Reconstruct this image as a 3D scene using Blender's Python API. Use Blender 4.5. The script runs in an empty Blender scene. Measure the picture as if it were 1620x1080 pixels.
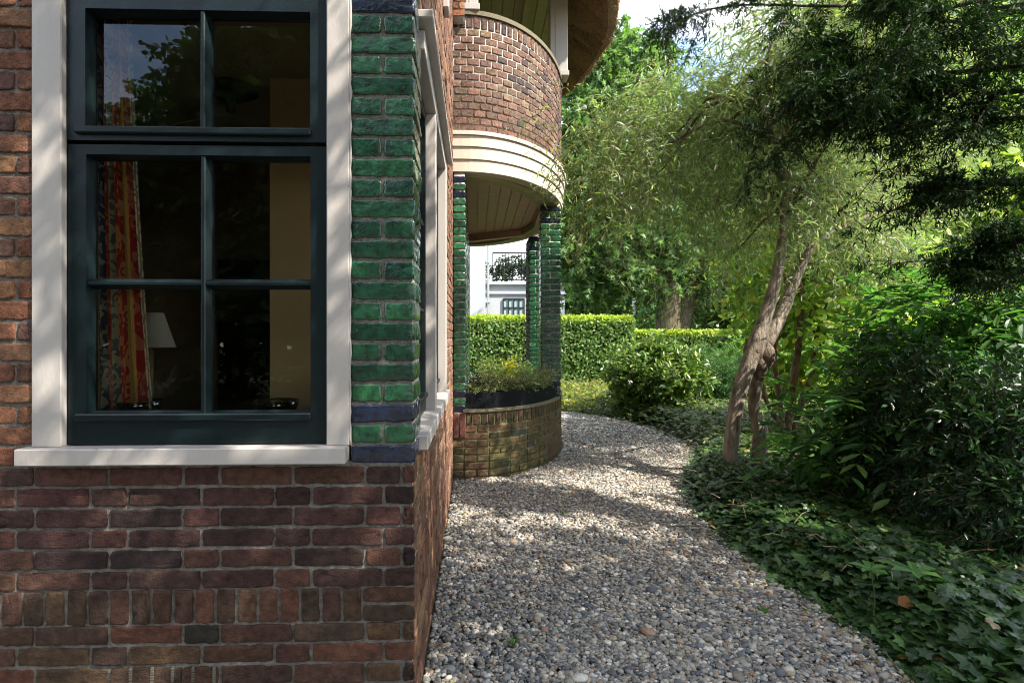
import bpy, math, random
import numpy as np
from mathutils import Vector
random.seed(7); rng = np.random.default_rng(11)
S = bpy.context.scene

# ------------------------------------------------------------ camera, sky, sun, exposure
TH = math.radians(1.8); F = 900.0; PX, PY = 780.0, 533.0; CZ = 1.23
cd = bpy.data.cameras.new('camera'); cam = bpy.data.objects.new('camera', cd); S.collection.objects.link(cam)
cam.location = (0, 0, CZ); cam.rotation_euler = (math.pi/2, 0, -TH)
cd.sensor_width = 36; cd.lens = 36*F/1620; cd.shift_x = (810-PX)/1620; cd.shift_y = (PY-540)/1620
cd.clip_start = .05; cd.clip_end = 500; S.camera = cam
def W(px, py, Y):
    k = (px-PX)/F; x = math.tan(math.atan(k)+TH)*Y
    d = x*math.sin(TH)+Y*math.cos(TH)
    return x, CZ+(PY-py)/F*d
def G(px, py):                                  # point on the ground seen at a pixel of the photo
    d = CZ*F/(py-PY); a = math.atan((px-PX)/F)+TH
    return Vector((d/math.cos(a-TH)*math.sin(a), d/math.cos(a-TH)*math.cos(a), 0))

SUN = Vector((.57, -.34, .75)).normalized()
el = math.asin(SUN.z); az = math.atan2(SUN.x, SUN.y)
w = bpy.data.worlds.new('World'); S.world = w; w.use_nodes = True
nt = w.node_tree; nt.nodes.clear()
def N(nt, t, **k):
    n = nt.nodes.new(t)
    for a, b in k.items():
        if a.startswith('i_'):
            key = a[2:]; key = int(key) if key.isdigit() else key.replace('_', ' ')
            n.inputs[key].default_value = b
        else: setattr(n, a, b)
    return n
sky = N(nt, 'ShaderNodeTexSky', sky_type='NISHITA', sun_disc=False, sun_elevation=el, sun_rotation=az, air_density=1.1, dust_density=.6, ozone_density=1.6)
tc = N(nt, 'ShaderNodeTexCoord'); mp = N(nt, 'ShaderNodeMapping'); mp.inputs['Scale'].default_value = (1, 1, 2.4)
mp.inputs['Location'].default_value = (3.1, 1.7, .4)
nz = N(nt, 'ShaderNodeTexNoise', i_Scale=2.6, i_Detail=9.0, i_Roughness=.58, i_Distortion=.3)
rp = N(nt, 'ShaderNodeValToRGB'); rp.color_ramp.elements[0].position = .38; rp.color_ramp.elements[1].position = .56
mx = N(nt, 'ShaderNodeMix', data_type='RGBA'); mx.inputs[7].default_value = (4.9, 5.05, 5.3, 1)
bg = N(nt, 'ShaderNodeBackground', i_Strength=.15); wo = N(nt, 'ShaderNodeOutputWorld')
L = nt.links.new
L(tc.outputs['Generated'], mp.inputs[0]); L(mp.outputs[0], nz.inputs[0]); L(nz.outputs[0], rp.inputs[0])
L(rp.outputs[0], mx.inputs[0]); L(sky.outputs[0], mx.inputs[6]); L(mx.outputs[2], bg.inputs[0]); L(bg.outputs[0], wo.inputs[0])
sd = bpy.data.lights.new('sun', 'SUN'); sd.energy = 3.5; sd.angle = math.radians(.5); sd.color = (1, .93, .82)
so = bpy.data.objects.new('sun', sd); S.collection.objects.link(so); so.rotation_euler = SUN.to_track_quat('Z', 'Y').to_euler()
S.view_settings.view_transform = 'Standard'; S.view_settings.look = 'None'; S.view_settings.gamma = 1
S.view_settings.exposure = 1.92
S.cycles.filter_width = 1.05
S.cycles.max_bounces = 8; S.cycles.transparent_max_bounces = 12; S.cycles.transmission_bounces = 6
S.cycles.sample_clamp_indirect = 8

# ------------------------------------------------------------ mesh helpers
class Acc:
    def __init__(s): s.v = []; s.f = []; s.c = []; s.m = []; s.n = 0
    def add(s, v, f, c=(.5, .5, .5), m=0):
        v = np.asarray(v, np.float32).reshape(-1, 3); f = np.asarray(f, np.int32)
        if len(v) == 0: return
        c = np.asarray(c, np.float32)
        if c.ndim == 1: c = np.tile(c, (len(v), 1))
        s.v.append(v); s.f.append(f+s.n); s.c.append(c); s.m.append(np.full(len(f), m, np.int32)); s.n += len(v)
    def build(s, name, mats, parent=None, smooth=False, **tags):
        v = np.concatenate(s.v); c = np.concatenate(s.c)
        fl = np.concatenate([f.reshape(-1) for f in s.f]).astype(np.int32)
        tot = np.concatenate([np.full(len(f), f.shape[1], np.int32) for f in s.f])
        st = np.concatenate([[0], np.cumsum(tot)[:-1]]).astype(np.int32)
        me = bpy.data.meshes.new(name)
        me.vertices.add(len(v)); me.vertices.foreach_set('co', v.reshape(-1))
        me.loops.add(len(fl)); me.loops.foreach_set('vertex_index', fl)
        me.polygons.add(len(tot)); me.polygons.foreach_set('loop_start', st); me.polygons.foreach_set('loop_total', tot)
        me.polygons.foreach_set('material_index', np.concatenate(s.m))
        me.polygons.foreach_set('use_smooth', np.full(len(tot), smooth))
        me.update(calc_edges=True)
        a = me.color_attributes.new('Col', 'FLOAT_COLOR', 'POINT')
        a.data.foreach_set('color', np.c_[c, np.ones(len(c))].astype(np.float32).reshape(-1))
        for mm in (mats if isinstance(mats, (list, tuple)) else [mats]): me.materials.append(mm)
        o = bpy.data.objects.new(name, me); S.collection.objects.link(o)
        if parent: o.parent = parent; o.matrix_parent_inverse = parent.matrix_world.inverted()
        for k, t in tags.items(): o[k] = t
        return o
def thing(name, label, cat, loc=(0, 0, 0), group=None):
    o = bpy.data.objects.new(name, None); S.collection.objects.link(o); o.location = loc; o.empty_display_size = .1
    o['label'] = label; o['category'] = cat
    if group: o['group'] = group
    bpy.context.view_layer.update()
    return o
BF = [[0,1,3,2],[4,6,7,5],[0,4,5,1],[2,3,7,6],[0,2,6,4],[1,5,7,3]]
def box(a, x0, x1, y0, y1, z0, z1, c=(.5,.5,.5), m=0, bev=0):
    if bev <= 0:
        v = [(x, y, z) for x in (x0, x1) for y in (y0, y1) for z in (z0, z1)]
        a.add(v, BF, c, m); return
    # chamfered box
    b = bev; V = []; idx = {}
    for i, x in enumerate((x0, x1)):
        for j, y in enumerate((y0, y1)):
            for k, z in enumerate((z0, z1)):
                sx, sy, sz = (b if i == 0 else -b), (b if j == 0 else -b), (b if k == 0 else -b)
                for ax, p in enumerate(((x, y+sy, z+sz), (x+sx, y, z+sz), (x+sx, y+sy, z))):
                    idx[(i, j, k, ax)] = len(V); V.append(p)
    Q = []; T = []
    for ax in range(3):
        o = [t for t in range(3) if t != ax]
        for s_ in (0, 1):
            q = []
            for (p, r) in ((0, 0), (1, 0), (1, 1), (0, 1)):
                t = [0, 0, 0]; t[ax] = s_; t[o[0]] = p; t[o[1]] = r; q.append(idx[(*t, ax)])
            Q.append(q)
        for p in (0, 1):                         # edge chamfers along ax
            for r in (0, 1):
                t0 = [0, 0, 0]; t0[ax] = 0; t0[o[0]] = p; t0[o[1]] = r; t1 = list(t0); t1[ax] = 1
                Q.append([idx[(*t0, o[0])], idx[(*t1, o[0])], idx[(*t1, o[1])], idx[(*t0, o[1])]])
    for i in (0, 1):
        for j in (0, 1):
            for k in (0, 1): T.append([idx[(i, j, k, 0)], idx[(i, j, k, 1)], idx[(i, j, k, 2)]])
    a.add(V, Q, c, m); a.f.append(np.asarray(T, np.int32)+a.n-len(V)); a.m.append(np.full(len(T), m, np.int32))
def smoothpath(P, n=6):
    P = np.asarray(P, float); out = []
    Q = np.vstack([2*P[0]-P[1], P, 2*P[-1]-P[-2]])
    for i in range(1, len(Q)-2):
        for t in np.linspace(0, 1, n, endpoint=False):
            a, b, c, d = Q[i-1], Q[i], Q[i+1], Q[i+2]
            out.append(.5*((2*b)+(-a+c)*t+(2*a-5*b+4*c-d)*t*t+(-a+3*b-3*c+d)*t**3))
    out.append(P[-1]); return np.array(out)
def tube(a, P, R, k=8, c=(.5,.5,.5), m=0, n=5, noise=0., caps=True):
    PR = smoothpath(np.c_[np.asarray(P, float), R], n) if n > 1 else np.c_[np.asarray(P, float), R]
    P = PR[:, :3]; R = np.maximum(PR[:, 3], 1e-4)
    T = np.gradient(P, axis=0); T /= np.linalg.norm(T, axis=1)[:, None]+1e-9
    up = np.array([0., 0, 1]) if abs(T[0][2]) < .9 else np.array([1., 0, 0])
    V = []; u = np.cross(T[0], up); u /= np.linalg.norm(u)
    ang = np.linspace(0, 2*np.pi, k, endpoint=False)
    lob = 1+noise*np.sin(ang*2+rng.uniform(0, 6))+noise*.6*np.sin(ang*3+rng.uniform(0, 6))
    for i in range(len(P)):
        u = u-T[i]*np.dot(u, T[i]); u /= np.linalg.norm(u); w_ = np.cross(T[i], u)
        r = R[i]*(lob+noise*.5*rng.normal(size=k))
        V.append(P[i]+np.outer(np.cos(ang)*r, u)+np.outer(np.sin(ang)*r, w_))
    V = np.concatenate(V); m_ = len(P); Fq = []
    for i in range(m_-1):
        b = i*k; j = np.arange(k); Fq.append(np.c_[b+j, b+(j+1) % k, b+k+(j+1) % k, b+k+j])
    a.add(V, np.concatenate(Fq), c, m)
    if caps: 
        a.f.append(np.array([np.arange(k)[::-1]], np.int32)+a.n-len(V)); a.m.append(np.array([m], np.int32))
        a.f.append(np.array([np.arange(k)+(m_-1)*k], np.int32)+a.n-len(V)); a.m.append(np.array([m], np.int32))
def lathe(a, prof, loc, k=32, c=(.5,.5,.5), m=0):
    ang = np.linspace(0, 2*np.pi, k, endpoint=False); V = []
    for r, z in prof: V.append(np.c_[np.cos(ang)*r+loc[0], np.sin(ang)*r+loc[1], np.full(k, z+loc[2])])
    j = np.arange(k); Fq = [np.c_[i*k+j, i*k+(j+1) % k, (i+1)*k+(j+1) % k, (i+1)*k+j] for i in range(len(prof)-1)]
    a.add(np.concatenate(V), np.concatenate(Fq), c, m)
def vnoise(x, y, s=1., seed=0):                 # smooth value noise
    x = np.asarray(x, float)/s+seed*17.3; y = np.asarray(y, float)/s+seed*9.1
    xi = np.floor(x); yi = np.floor(y); fx = x-xi; fy = y-yi; fx = fx*fx*(3-2*fx); fy = fy*fy*(3-2*fy)
    h = lambda a, b: np.modf(np.abs(np.sin(a*127.1+b*311.7)*43758.5453))[0]
    return (h(xi, yi)*(1-fx)+h(xi+1, yi)*fx)*(1-fy)+(h(xi, yi+1)*(1-fx)+h(xi+1, yi+1)*fx)*fy

# ------------------------------------------------------------ materials
def mat(name, rough=.6, spec=.5, col=None, attr=False, n_scale=0, n_amt=0., n2=None, bump=0., bscale=80., transl=0., metal=0., coat=0., detail=6., bump2=None, stretch=None):
    m = bpy.data.materials.new(name); m.use_nodes = True; t = m.node_tree; l = t.links.new
    b = t.nodes['Principled BSDF']; b.inputs['Roughness'].default_value = rough; b.inputs['Specular IOR Level'].default_value = spec
    b.inputs['Metallic'].default_value = metal
    if coat: b.inputs['Coat Weight'].default_value = coat; b.inputs['Coat Roughness'].default_value = .08
    tcn = N(t, 'ShaderNodeTexCoord'); vec = tcn.outputs['Object']
    if stretch:
        mpn = N(t, 'ShaderNodeMapping'); mpn.inputs['Scale'].default_value = stretch; l(vec, mpn.inputs[0]); vec = mpn.outputs[0]
    if attr: at = N(t, 'ShaderNodeAttribute', attribute_name='Col'); src = at.outputs['Color']
    else:
        rgb = N(t, 'ShaderNodeRGB'); rgb.outputs[0].default_value = (*col, 1); src = rgb.outputs[0]
    if n_scale:
        nn = N(t, 'ShaderNodeTexNoise', i_Scale=n_scale, i_Detail=detail, i_Roughness=.6); l(vec, nn.inputs[0])
        if n2:
            r2 = N(t, 'ShaderNodeValToRGB'); r2.color_ramp.elements[0].position = .42; r2.color_ramp.elements[1].position = .68; l(nn.outputs[0], r2.inputs[0])
            mulf = N(t, 'ShaderNodeMath', operation='MULTIPLY'); mulf.inputs[1].default_value = n_amt; l(r2.outputs[0], mulf.inputs[0])
            mm = N(t, 'ShaderNodeMix', data_type='RGBA'); mm.inputs[7].default_value = (*n2, 1); l(mulf.outputs[0], mm.inputs[0]); l(src, mm.inputs[6]); src = mm.outputs[2]
        else:
            ma = N(t, 'ShaderNodeMapRange'); ma.inputs[1].default_value = .25; ma.inputs[2].default_value = .75
            ma.inputs[3].default_value = 1-n_amt; ma.inputs[4].default_value = 1+n_amt; l(nn.outputs[0], ma.inputs[0])
            mm = N(t, 'ShaderNodeVectorMath', operation='SCALE'); l(src, mm.inputs[0]); l(ma.outputs[0], mm.inputs['Scale']); src = mm.outputs[0]
    l(src, b.inputs['Base Color'])
    if bump:
        bn = N(t, 'ShaderNodeTexNoise', i_Scale=bscale, i_Detail=5.0, i_Roughness=.65); l(vec, bn.inputs[0])
        bp = N(t, 'ShaderNodeBump', i_Strength=bump, i_Distance=.01); l(bn.outputs[0], bp.inputs['Height']); 
        if bump2:
            bn2 = N(t, 'ShaderNodeTexNoise', i_Scale=bump2[0], i_Detail=3.0); l(vec, bn2.inputs[0])
            bp2 = N(t, 'ShaderNodeBump', i_Strength=bump2[1], i_Distance=.02); l(bn2.outputs[0], bp2.inputs['Height']); l(bp2.outputs[0], bp.inputs['Normal'])
        l(bp.outputs[0], b.inputs['Normal'])
    if transl:
        tr = N(t, 'ShaderNodeBsdfTranslucent'); g = N(t, 'ShaderNodeVectorMath', operation='MULTIPLY'); g.inputs[1].default_value = (1.25, 1.45, .65)
        l(src, g.inputs[0]); l(g.outputs[0], tr.inputs[0])
        ms = N(t, 'ShaderNodeMixShader', i_0=transl); out = t.nodes['Material Output']
        l(b.outputs[0], ms.inputs[1]); l(tr.outputs[0], ms.inputs[2]); l(ms.outputs[0], out.inputs[0])
    return m
M = {}
M['brick'] = mat('brick', .85, .25, attr=True, n_scale=42, n_amt=.62, bump=.9, bscale=230, detail=9, bump2=(70, .45))
M['glazed'] = mat('glazed_brick', .17, .5, attr=True, n_scale=34, n_amt=.9, bump=.25, bscale=200, bump2=(55, .2), coat=.4)
M['mortar'] = mat('mortar', .95, .2, col=(.20, .18, .155), n_scale=60, n_amt=.5, bump=.9, bscale=260, bump2=(60, .5))
M['mortar_pale'] = mat('pale_mortar', .95, .2, col=(.36, .33, .28), n_scale=45, n_amt=.3, bump=.6, bscale=260)
M['mortar_moss'] = mat('mossy_mortar', .95, .2, col=(.17, .165, .09), n_scale=18, n_amt=.8, n2=(.06, .08, .02), bump=.8, bscale=200)
M['cream'] = mat('cream_paint', .42, .35, col=(.42, .385, .355), n_scale=7, n_amt=.3, n2=(.30, .265, .235), bump=.12, bscale=90, stretch=(1, 1, .3))
M['cream_old'] = mat('weathered_cream_paint', .5, .4, col=(.50, .44, .35), n_scale=5, n_amt=.22, n2=(.40, .34, .26), bump=.1, bscale=40, stretch=(1, 1, .35))
M['green_paint'] = mat('dark_green_paint', .4, .28, col=(.003, .0090, .0105), n_scale=60, n_amt=.25, bump=.1, bscale=90, coat=.1)
M['wood_soffit'] = mat('soffit_paint', .5, .4, col=(.62, .34, .25), n_scale=12, n_amt=.15, bump=.08, bscale=50)
M['olive'] = mat('olive_soffit', .6, .3, col=(.38, .34, .17), n_scale=9, n_amt=.15)
M['stone'] = mat('stone_coping', .9, .2, col=(.17, .145, .10), n_scale=30, n_amt=.5, n2=(.12, .12, .07), bump=.7, bscale=90)
M['black_metal'] = mat('black_metal', .6, .12, col=(.006, .007, .009), n_scale=30, n_amt=.3, bump=.04, bscale=30)
M['rust'] = mat('vent_metal', .6, .5, col=(.16, .15, .12), metal=.4)
M['thatch'] = mat('thatch', .95, .1, attr=True, n_scale=90, n_amt=.8, bump=1., bscale=160)
M['leaf'] = mat('leaf', .45, .4, attr=True, transl=.45)
M['leaf_gloss'] = mat('glossy_leaf', .36, .42, attr=True, transl=.25)
M['needle'] = mat('needle', .65, .18, attr=True, transl=.12)
M['bark'] = mat('bark', .85, .25, attr=True, n_scale=26, n_amt=.85, bump=1.0, bscale=110, stretch=(1, 1, .28), bump2=(30, .9))
M['soil'] = mat('soil', .95, .1, col=(.035, .028, .018), n_scale=6, n_amt=.5, n2=(.05, .07, .02), bump=.9, bscale=30)
M['gravelbase'] = mat('gravel_base', .95, .2, col=(.16, .15, .13), n_scale=70, n_amt=.6, bump=.9, bscale=70)
M['pebble'] = mat('pebble', .62, .4, attr=True, n_scale=150, n_amt=.22)
M['white_wall'] = mat('white_render', .8, .3, col=(.43, .45, .47), n_scale=2, n_amt=.04)
M['plain'] = mat('painted', .6, .4, attr=True)
M['zinc'] = mat('zinc', .4, .5, col=(.45, .5, .55), metal=.5)
M['room'] = mat('room_wall', .9, .2, attr=True, n_scale=2, n_amt=.1)
M['rooftile'] = mat('roof_tile', .8, .3, col=(.10, .085, .085), n_scale=5, n_amt=.3)
M['shade'] = mat('lampshade', .8, .2, col=(.42, .37, .28), transl=.3)
def glassmat(name, ior, tint=(1, 1, 1), rough=0.0, bump=0):
    m = bpy.data.materials.new(name); m.use_nodes = True; t = m.node_tree; t.nodes.clear(); l = t.links.new
    f = N(t, 'ShaderNodeFresnel', i_IOR=ior); tr = N(t, 'ShaderNodeBsdfTransparent'); tr.inputs[0].default_value = (*tint, 1)
    g = N(t, 'ShaderNodeBsdfGlossy', i_Roughness=rough); ms = N(t, 'ShaderNodeMixShader'); o = N(t, 'ShaderNodeOutputMaterial')
    if bump:
        n_ = N(t, 'ShaderNodeTexNoise', i_Scale=3.0, i_Detail=2.0); tcn = N(t, 'ShaderNodeTexCoord'); l(tcn.outputs['Object'], n_.inputs[0])
        bp = N(t, 'ShaderNodeBump', i_Strength=bump, i_Distance=.02); l(n_.outputs[0], bp.inputs['Height']); l(bp.outputs[0], g.inputs['Normal'])
    l(f.outputs[0], ms.inputs[0]); l(tr.outputs[0], ms.inputs[1]); l(g.outputs[0], ms.inputs[2]); l(ms.outputs[0], o.inputs[0]); return m
M['glass'] = glassmat('window_glass', 1.6, (.93, .95, .92), bump=.02)
M['bowl'] = glassmat('bowl_glass', 2.6, (.80, .84, .83), rough=.12)
# curtain: coloured stripes with motifs, by the cloth's own width coordinate stored in Col.r and height in Col.g
def curtain_mat():
    m = bpy.data.materials.new('curtain_cloth'); m.use_nodes = True; t = m.node_tree; l = t.links.new; b = t.nodes['Principled BSDF']
    b.inputs['Roughness'].default_value = .8
    tr = N(t, 'ShaderNodeBsdfTranslucent')
    at = N(t, 'ShaderNodeAttribute', attribute_name='Col'); sp = N(t, 'ShaderNodeSeparateColor'); l(at.outputs['Color'], sp.inputs[0])
    mu = N(t, 'ShaderNodeMath', operation='MULTIPLY'); mu.inputs[1].default_value = 2.0; l(sp.outputs[0], mu.inputs[0])
    fr = N(t, 'ShaderNodeMath', operation='FRACT'); l(mu.outputs[0], fr.inputs[0])
    r = N(t, 'ShaderNodeValToRGB'); cr = r.color_ramp; cr.interpolation = 'CONSTANT'
    cols = [(0, (.50, .035, .025)), (.24, (.62, .38, .10)), (.30, (.06, .10, .20)), (.50, (.62, .38, .10)), (.55, (.46, .03, .03)), (.72, (.5, .3, .07)), (.77, (.68, .62, .45)), (.94, (.45, .24, .05))]
    while len(cr.elements) < len(cols): cr.elements.new(.5)
    for e, (p, c) in zip(cr.elements, cols): e.position = p; e.color = (*c, 1)
    l(fr.outputs[0], r.inputs[0])
    cv = N(t, 'ShaderNodeCombineXYZ'); m1 = N(t, 'ShaderNodeMath', operation='MULTIPLY'); m1.inputs[1].default_value = 22; m2 = N(t, 'ShaderNodeMath', operation='MULTIPLY'); m2.inputs[1].default_value = 26
    l(sp.outputs[0], m1.inputs[0]); l(sp.outputs[1], m2.inputs[0]); l(m1.outputs[0], cv.inputs[0]); l(m2.outputs[0], cv.inputs[1])
    v = N(t, 'ShaderNodeTexVoronoi', feature='DISTANCE_TO_EDGE', i_Scale=1.0); l(cv.outputs[0], v.inputs[0])
    wv = N(t, 'ShaderNodeTexNoise', i_Scale=1.0, i_Detail=0.0, i_Distortion=1.6); l(cv.outputs[0], wv.inputs[0])
    th = N(t, 'ShaderNodeMath', operation='GREATER_THAN'); th.inputs[1].default_value = .52; l(wv.outputs[0], th.inputs[0])
    m3 = N(t, 'ShaderNodeMath', operation='MULTIPLY'); m3.inputs[1].default_value = .75; l(th.outputs[0], m3.inputs[0])
    inv = N(t, 'ShaderNodeMix', data_type='RGBA'); l(m3.outputs[0], inv.inputs[0]); l(r.outputs[0], inv.inputs[6]); 
    r2 = N(t, 'ShaderNodeValToRGB'); r2.color_ramp.interpolation = 'CONSTANT'; l(fr.outputs[0], r2.inputs[0])
    cols2 = [(0, (.75, .38, .16)), (.24, (.62, .38, .10)), (.30, (.70, .66, .50)), (.50, (.62, .38, .10)), (.55, (.68, .25, .14)), (.72, (.5, .3, .07)), (.77, (.06, .10, .18)), (.94, (.45, .24, .05))]
    while len(r2.color_ramp.elements) < len(cols2): r2.color_ramp.elements.new(.5)
    for e, (p, c) in zip(r2.color_ramp.elements, cols2): e.position = p; e.color = (*c, 1)
    l(r2.outputs[0], inv.inputs[7]); l(inv.outputs[2], b.inputs['Base Color']); l(inv.outputs[2], tr.inputs[0]); return m
M['curtain'] = curtain_mat()

# ------------------------------------------------------------ bricks
def bricks(a, R, mapf, colf, nl=5, ns=2, jit=.0012, depth=.014, m=0, tilt=.0012, bulge=.0):
    R = np.asarray(R, float)
    if not len(R): return
    P = [(-1+2*i/nl, -1) for i in range(nl)]+[(1, -1+2*i/ns) for i in range(ns)]+[(1-2*i/nl, 1) for i in range(nl)]+[(-1, 1-2*i/ns) for i in range(ns)]
    P = np.array(P, float); k = len(P); cu = (R[:, 0]+R[:, 1])/2; cv = (R[:, 2]+R[:, 3])/2; hu = (R[:, 1]-R[:, 0])/2; hv = (R[:, 3]-R[:, 2])/2
    n = len(R); corner = (np.abs(P[:, 0]) == 1) & (np.abs(P[:, 1]) == 1)
    U = []; V = []; Wd = []
    ju = rng.normal(0, jit, (n, k)); jv = rng.normal(0, jit, (n, k))
    tu = rng.normal(0, tilt, n); tv = rng.normal(0, tilt, n); off = rng.normal(0, tilt, n)
    for inset, wd in ((0, -depth), (0, -.0026), (.0013, -.0002), (.0062, 0)):
        ii = inset+corner*(.0016)
        U.append(cu[:, None]+P[:, 0]*(hu[:, None]-ii)+ju); V.append(cv[:, None]+P[:, 1]*(hv[:, None]-ii)+jv)
        Wd.append(np.full((n, k), wd)+(rng.normal(0, jit*.5, (n, k)) if wd > -.01 else 0)+(0 if wd < -.01 else (off[:, None]+tu[:, None]*P[:, 0]+tv[:, None]*P[:, 1])))
    U.append(cu[:, None]+P[:, 0]*hu[:, None]*.72); V.append(cv[:, None]+P[:, 1]*hv[:, None]*.55)
    Wd.append(rng.normal(0, jit*.7, (n, k))+bulge+off[:, None]+.7*tu[:, None]*P[:, 0]+.5*tv[:, None]*P[:, 1])
    U = np.stack(U, 1).reshape(n, -1); V = np.stack(V, 1).reshape(n, -1); Wd = np.stack(Wd, 1).reshape(n, -1)
    U = np.c_[U, cu]; V = np.c_[V, cv]; Wd = np.c_[Wd, off+bulge]
    xyz = mapf(U.ravel(), V.ravel(), Wd.ravel())
    col = colf(cu, cv, n); col = np.repeat(col, U.shape[1], 0)
    j = np.arange(k); Q = np.concatenate([np.c_[r*k+j, r*k+(j+1) % k, (r+1)*k+(j+1) % k, (r+1)*k+j] for r in range(4)])
    T = np.c_[4*k+j, 4*k+(j+1) % k, np.full(k, 5*k)]
    nv = U.shape[1]; base = (np.arange(n)*nv)
    a.add(xyz, (Q[None]+base[:, None, None]).reshape(-1, 4), col, m)
    a.f.append(((T[None]+base[:, None, None]).reshape(-1, 3)+a.n-len(xyz)).astype(np.int32)); a.m.append(np.full(n*k, m, np.int32))
def cut(R, holes):
    for (a0, a1, b0, b1) in holes:
        out = []
        for (u0, u1, v0, v1) in R:
            if u1 <= a0 or u0 >= a1 or v1 <= b0+.012 or v0 >= b1-.012: out.append((u0, u1, v0, v1)); continue
            if a0-u0 > .02: out.append((u0, a0, v0, v1))
            if u1-a1 > .02: out.append((a1, u1, v0, v1))
        R = out
    return R
J = .0095
def course(u0, u1, v0, v1, phase, pat=(.2115, .2115, .1025)):
    out = []; per = sum(pat)+J*len(pat); u = u0-(phase % 1)*per; i = 0
    if u > u0: u -= per
    while u < u1:
        l = pat[i % len(pat)]; a_, b_ = max(u, u0), min(u+l, u1)
        if b_-a_ > .022: out.append((a_, b_, v0, v1))
        u += l+J; i += 1
    return out
PIT = .0632; HB = .0532
def zc(k): return .868+PIT*k
front_rows = [(zc(k)-HB/2, zc(k)+HB/2, k) for k in range(-6, 75)]
low = [.322-PIT*i for i in range(0, 7)]
front_rows += [(z-HB/2, z+HB/2, -9-i) for i, z in enumerate(low)]
D = 1.765; XS = W(655, 600, D)[0]; YB = 4.84
fmap = lambda u, v, w_: np.c_[u, D-w_, v]
smap = lambda u, v, w_: np.c_[XS+w_, u, v]
def pal(cols, wts=None, var=.16):
    cols = np.array(cols)
    def f(cu, cv, n):
        i = rng.choice(len(cols), n, p=wts); return np.clip(cols[i]*rng.uniform(1-var, 1+var, (n, 1))*rng.uniform(.94, 1.06, (n, 3)), 0.003, 1)
    return f
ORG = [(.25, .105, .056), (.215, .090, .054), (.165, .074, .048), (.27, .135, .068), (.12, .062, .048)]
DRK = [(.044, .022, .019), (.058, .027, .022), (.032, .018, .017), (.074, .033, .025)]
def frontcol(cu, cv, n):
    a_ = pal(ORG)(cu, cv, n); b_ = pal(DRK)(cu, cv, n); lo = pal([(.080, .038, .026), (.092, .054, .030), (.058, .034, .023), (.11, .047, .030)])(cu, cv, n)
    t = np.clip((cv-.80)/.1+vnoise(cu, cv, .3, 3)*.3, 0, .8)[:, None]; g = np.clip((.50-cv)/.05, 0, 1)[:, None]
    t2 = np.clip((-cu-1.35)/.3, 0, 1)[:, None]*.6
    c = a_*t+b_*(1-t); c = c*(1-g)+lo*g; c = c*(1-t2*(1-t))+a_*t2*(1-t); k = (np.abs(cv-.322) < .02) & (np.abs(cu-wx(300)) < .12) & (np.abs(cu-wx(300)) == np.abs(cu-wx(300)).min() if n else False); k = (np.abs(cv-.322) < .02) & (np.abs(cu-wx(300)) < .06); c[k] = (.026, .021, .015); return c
BLUE = [0, 2, 22, 24]
def glazecol(cu, cv, n):
    i = rng.random(n)[:, None]; c = np.array((.003, .032, .017))*(1-i)+np.array((.018, .095, .036))*i
    k = np.round((cv-.868)/PIT).astype(int); blue = np.isin(k, BLUE); c[blue] = np.array((.003, .009, .028))*rng.uniform(.7, 1.3, (blue.sum(), 1)); return c

house = thing('brick_house', 'brown brick house with green glazed piers, cream window casings and rounded balcony over a porch', 'house', (0, 0, 0))

# front window opening (metres on the wall plane)
wx = lambda p: W(p, 500, D)[0]
cx0, cx1 = wx(54), wx(553.5); sx0, sx1 = wx(101), wx(518); zs = W(300, 736, D-.045)[1]; zst = W(300, 705, D)[1]
WZ1 = 2.42                                        # top of the window, above the picture
pier0, pier1 = wx(555.5), XS
Rr = []
for v0, v1, k in front_rows:
    if k == -6+0: pass
    ph = (.32 if k % 2 == 0 else .82)
    Rr += course(-4.2, pier0-.009 if 0 <= k <= 24 else XS, v0, v1, ph)
# soldier course with two stacked stretchers at the corner
u = wx(576)-J
while u > -4.2: Rr.append((u-.0545, u, .3555, .4570)); u -= .0640
Rr = cut(Rr, [(cx0-.004, cx1+.003, zs, WZ1), (wx(274)-.002, wx(320)+.002, .322-.02, .322+.02)] if False else [(cx0-.004, cx1+.003, zs, WZ1)])
Rr += [(wx(576), XS, .3555, .4020), (wx(576), XS, .4125, .4570)]
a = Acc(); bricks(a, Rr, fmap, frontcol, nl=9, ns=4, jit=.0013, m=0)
def plate(a, u0, u1, v0, v1, mapf, w_, holes, m, step=None):
    us = sorted(set([u0, u1]+[h for H in holes for h in H[:2] if u0 < h < u1])); vs = sorted(set([v0, v1]+[h for H in holes for h in H[2:] if v0 < h < v1]))
    for i in range(len(us)-1):
        for j in range(len(vs)-1):
            mu, mv = (us[i]+us[i+1])/2, (vs[j]+vs[j+1])/2
            if any(H[0] < mu < H[1] and H[2] < mv < H[3] for H in holes): continue
            U = np.array([us[i], us[i+1], us[i+1], us[i]]); V = np.array([vs[j], vs[j], vs[j+1], vs[j+1]])
            a.add(mapf(U, V, np.full(4, w_)), [[0, 1, 2, 3]], (.3, .3, .3), m)
fh = [(cx0-.004, cx1+.003, zs, WZ1)]
plate(a, -4.2, XS-.006, 0, 5.6, fmap, -.0062, fh, 1)
a.build('front_wall', [M['brick'], M['mortar']], house, smooth=True)
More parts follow.
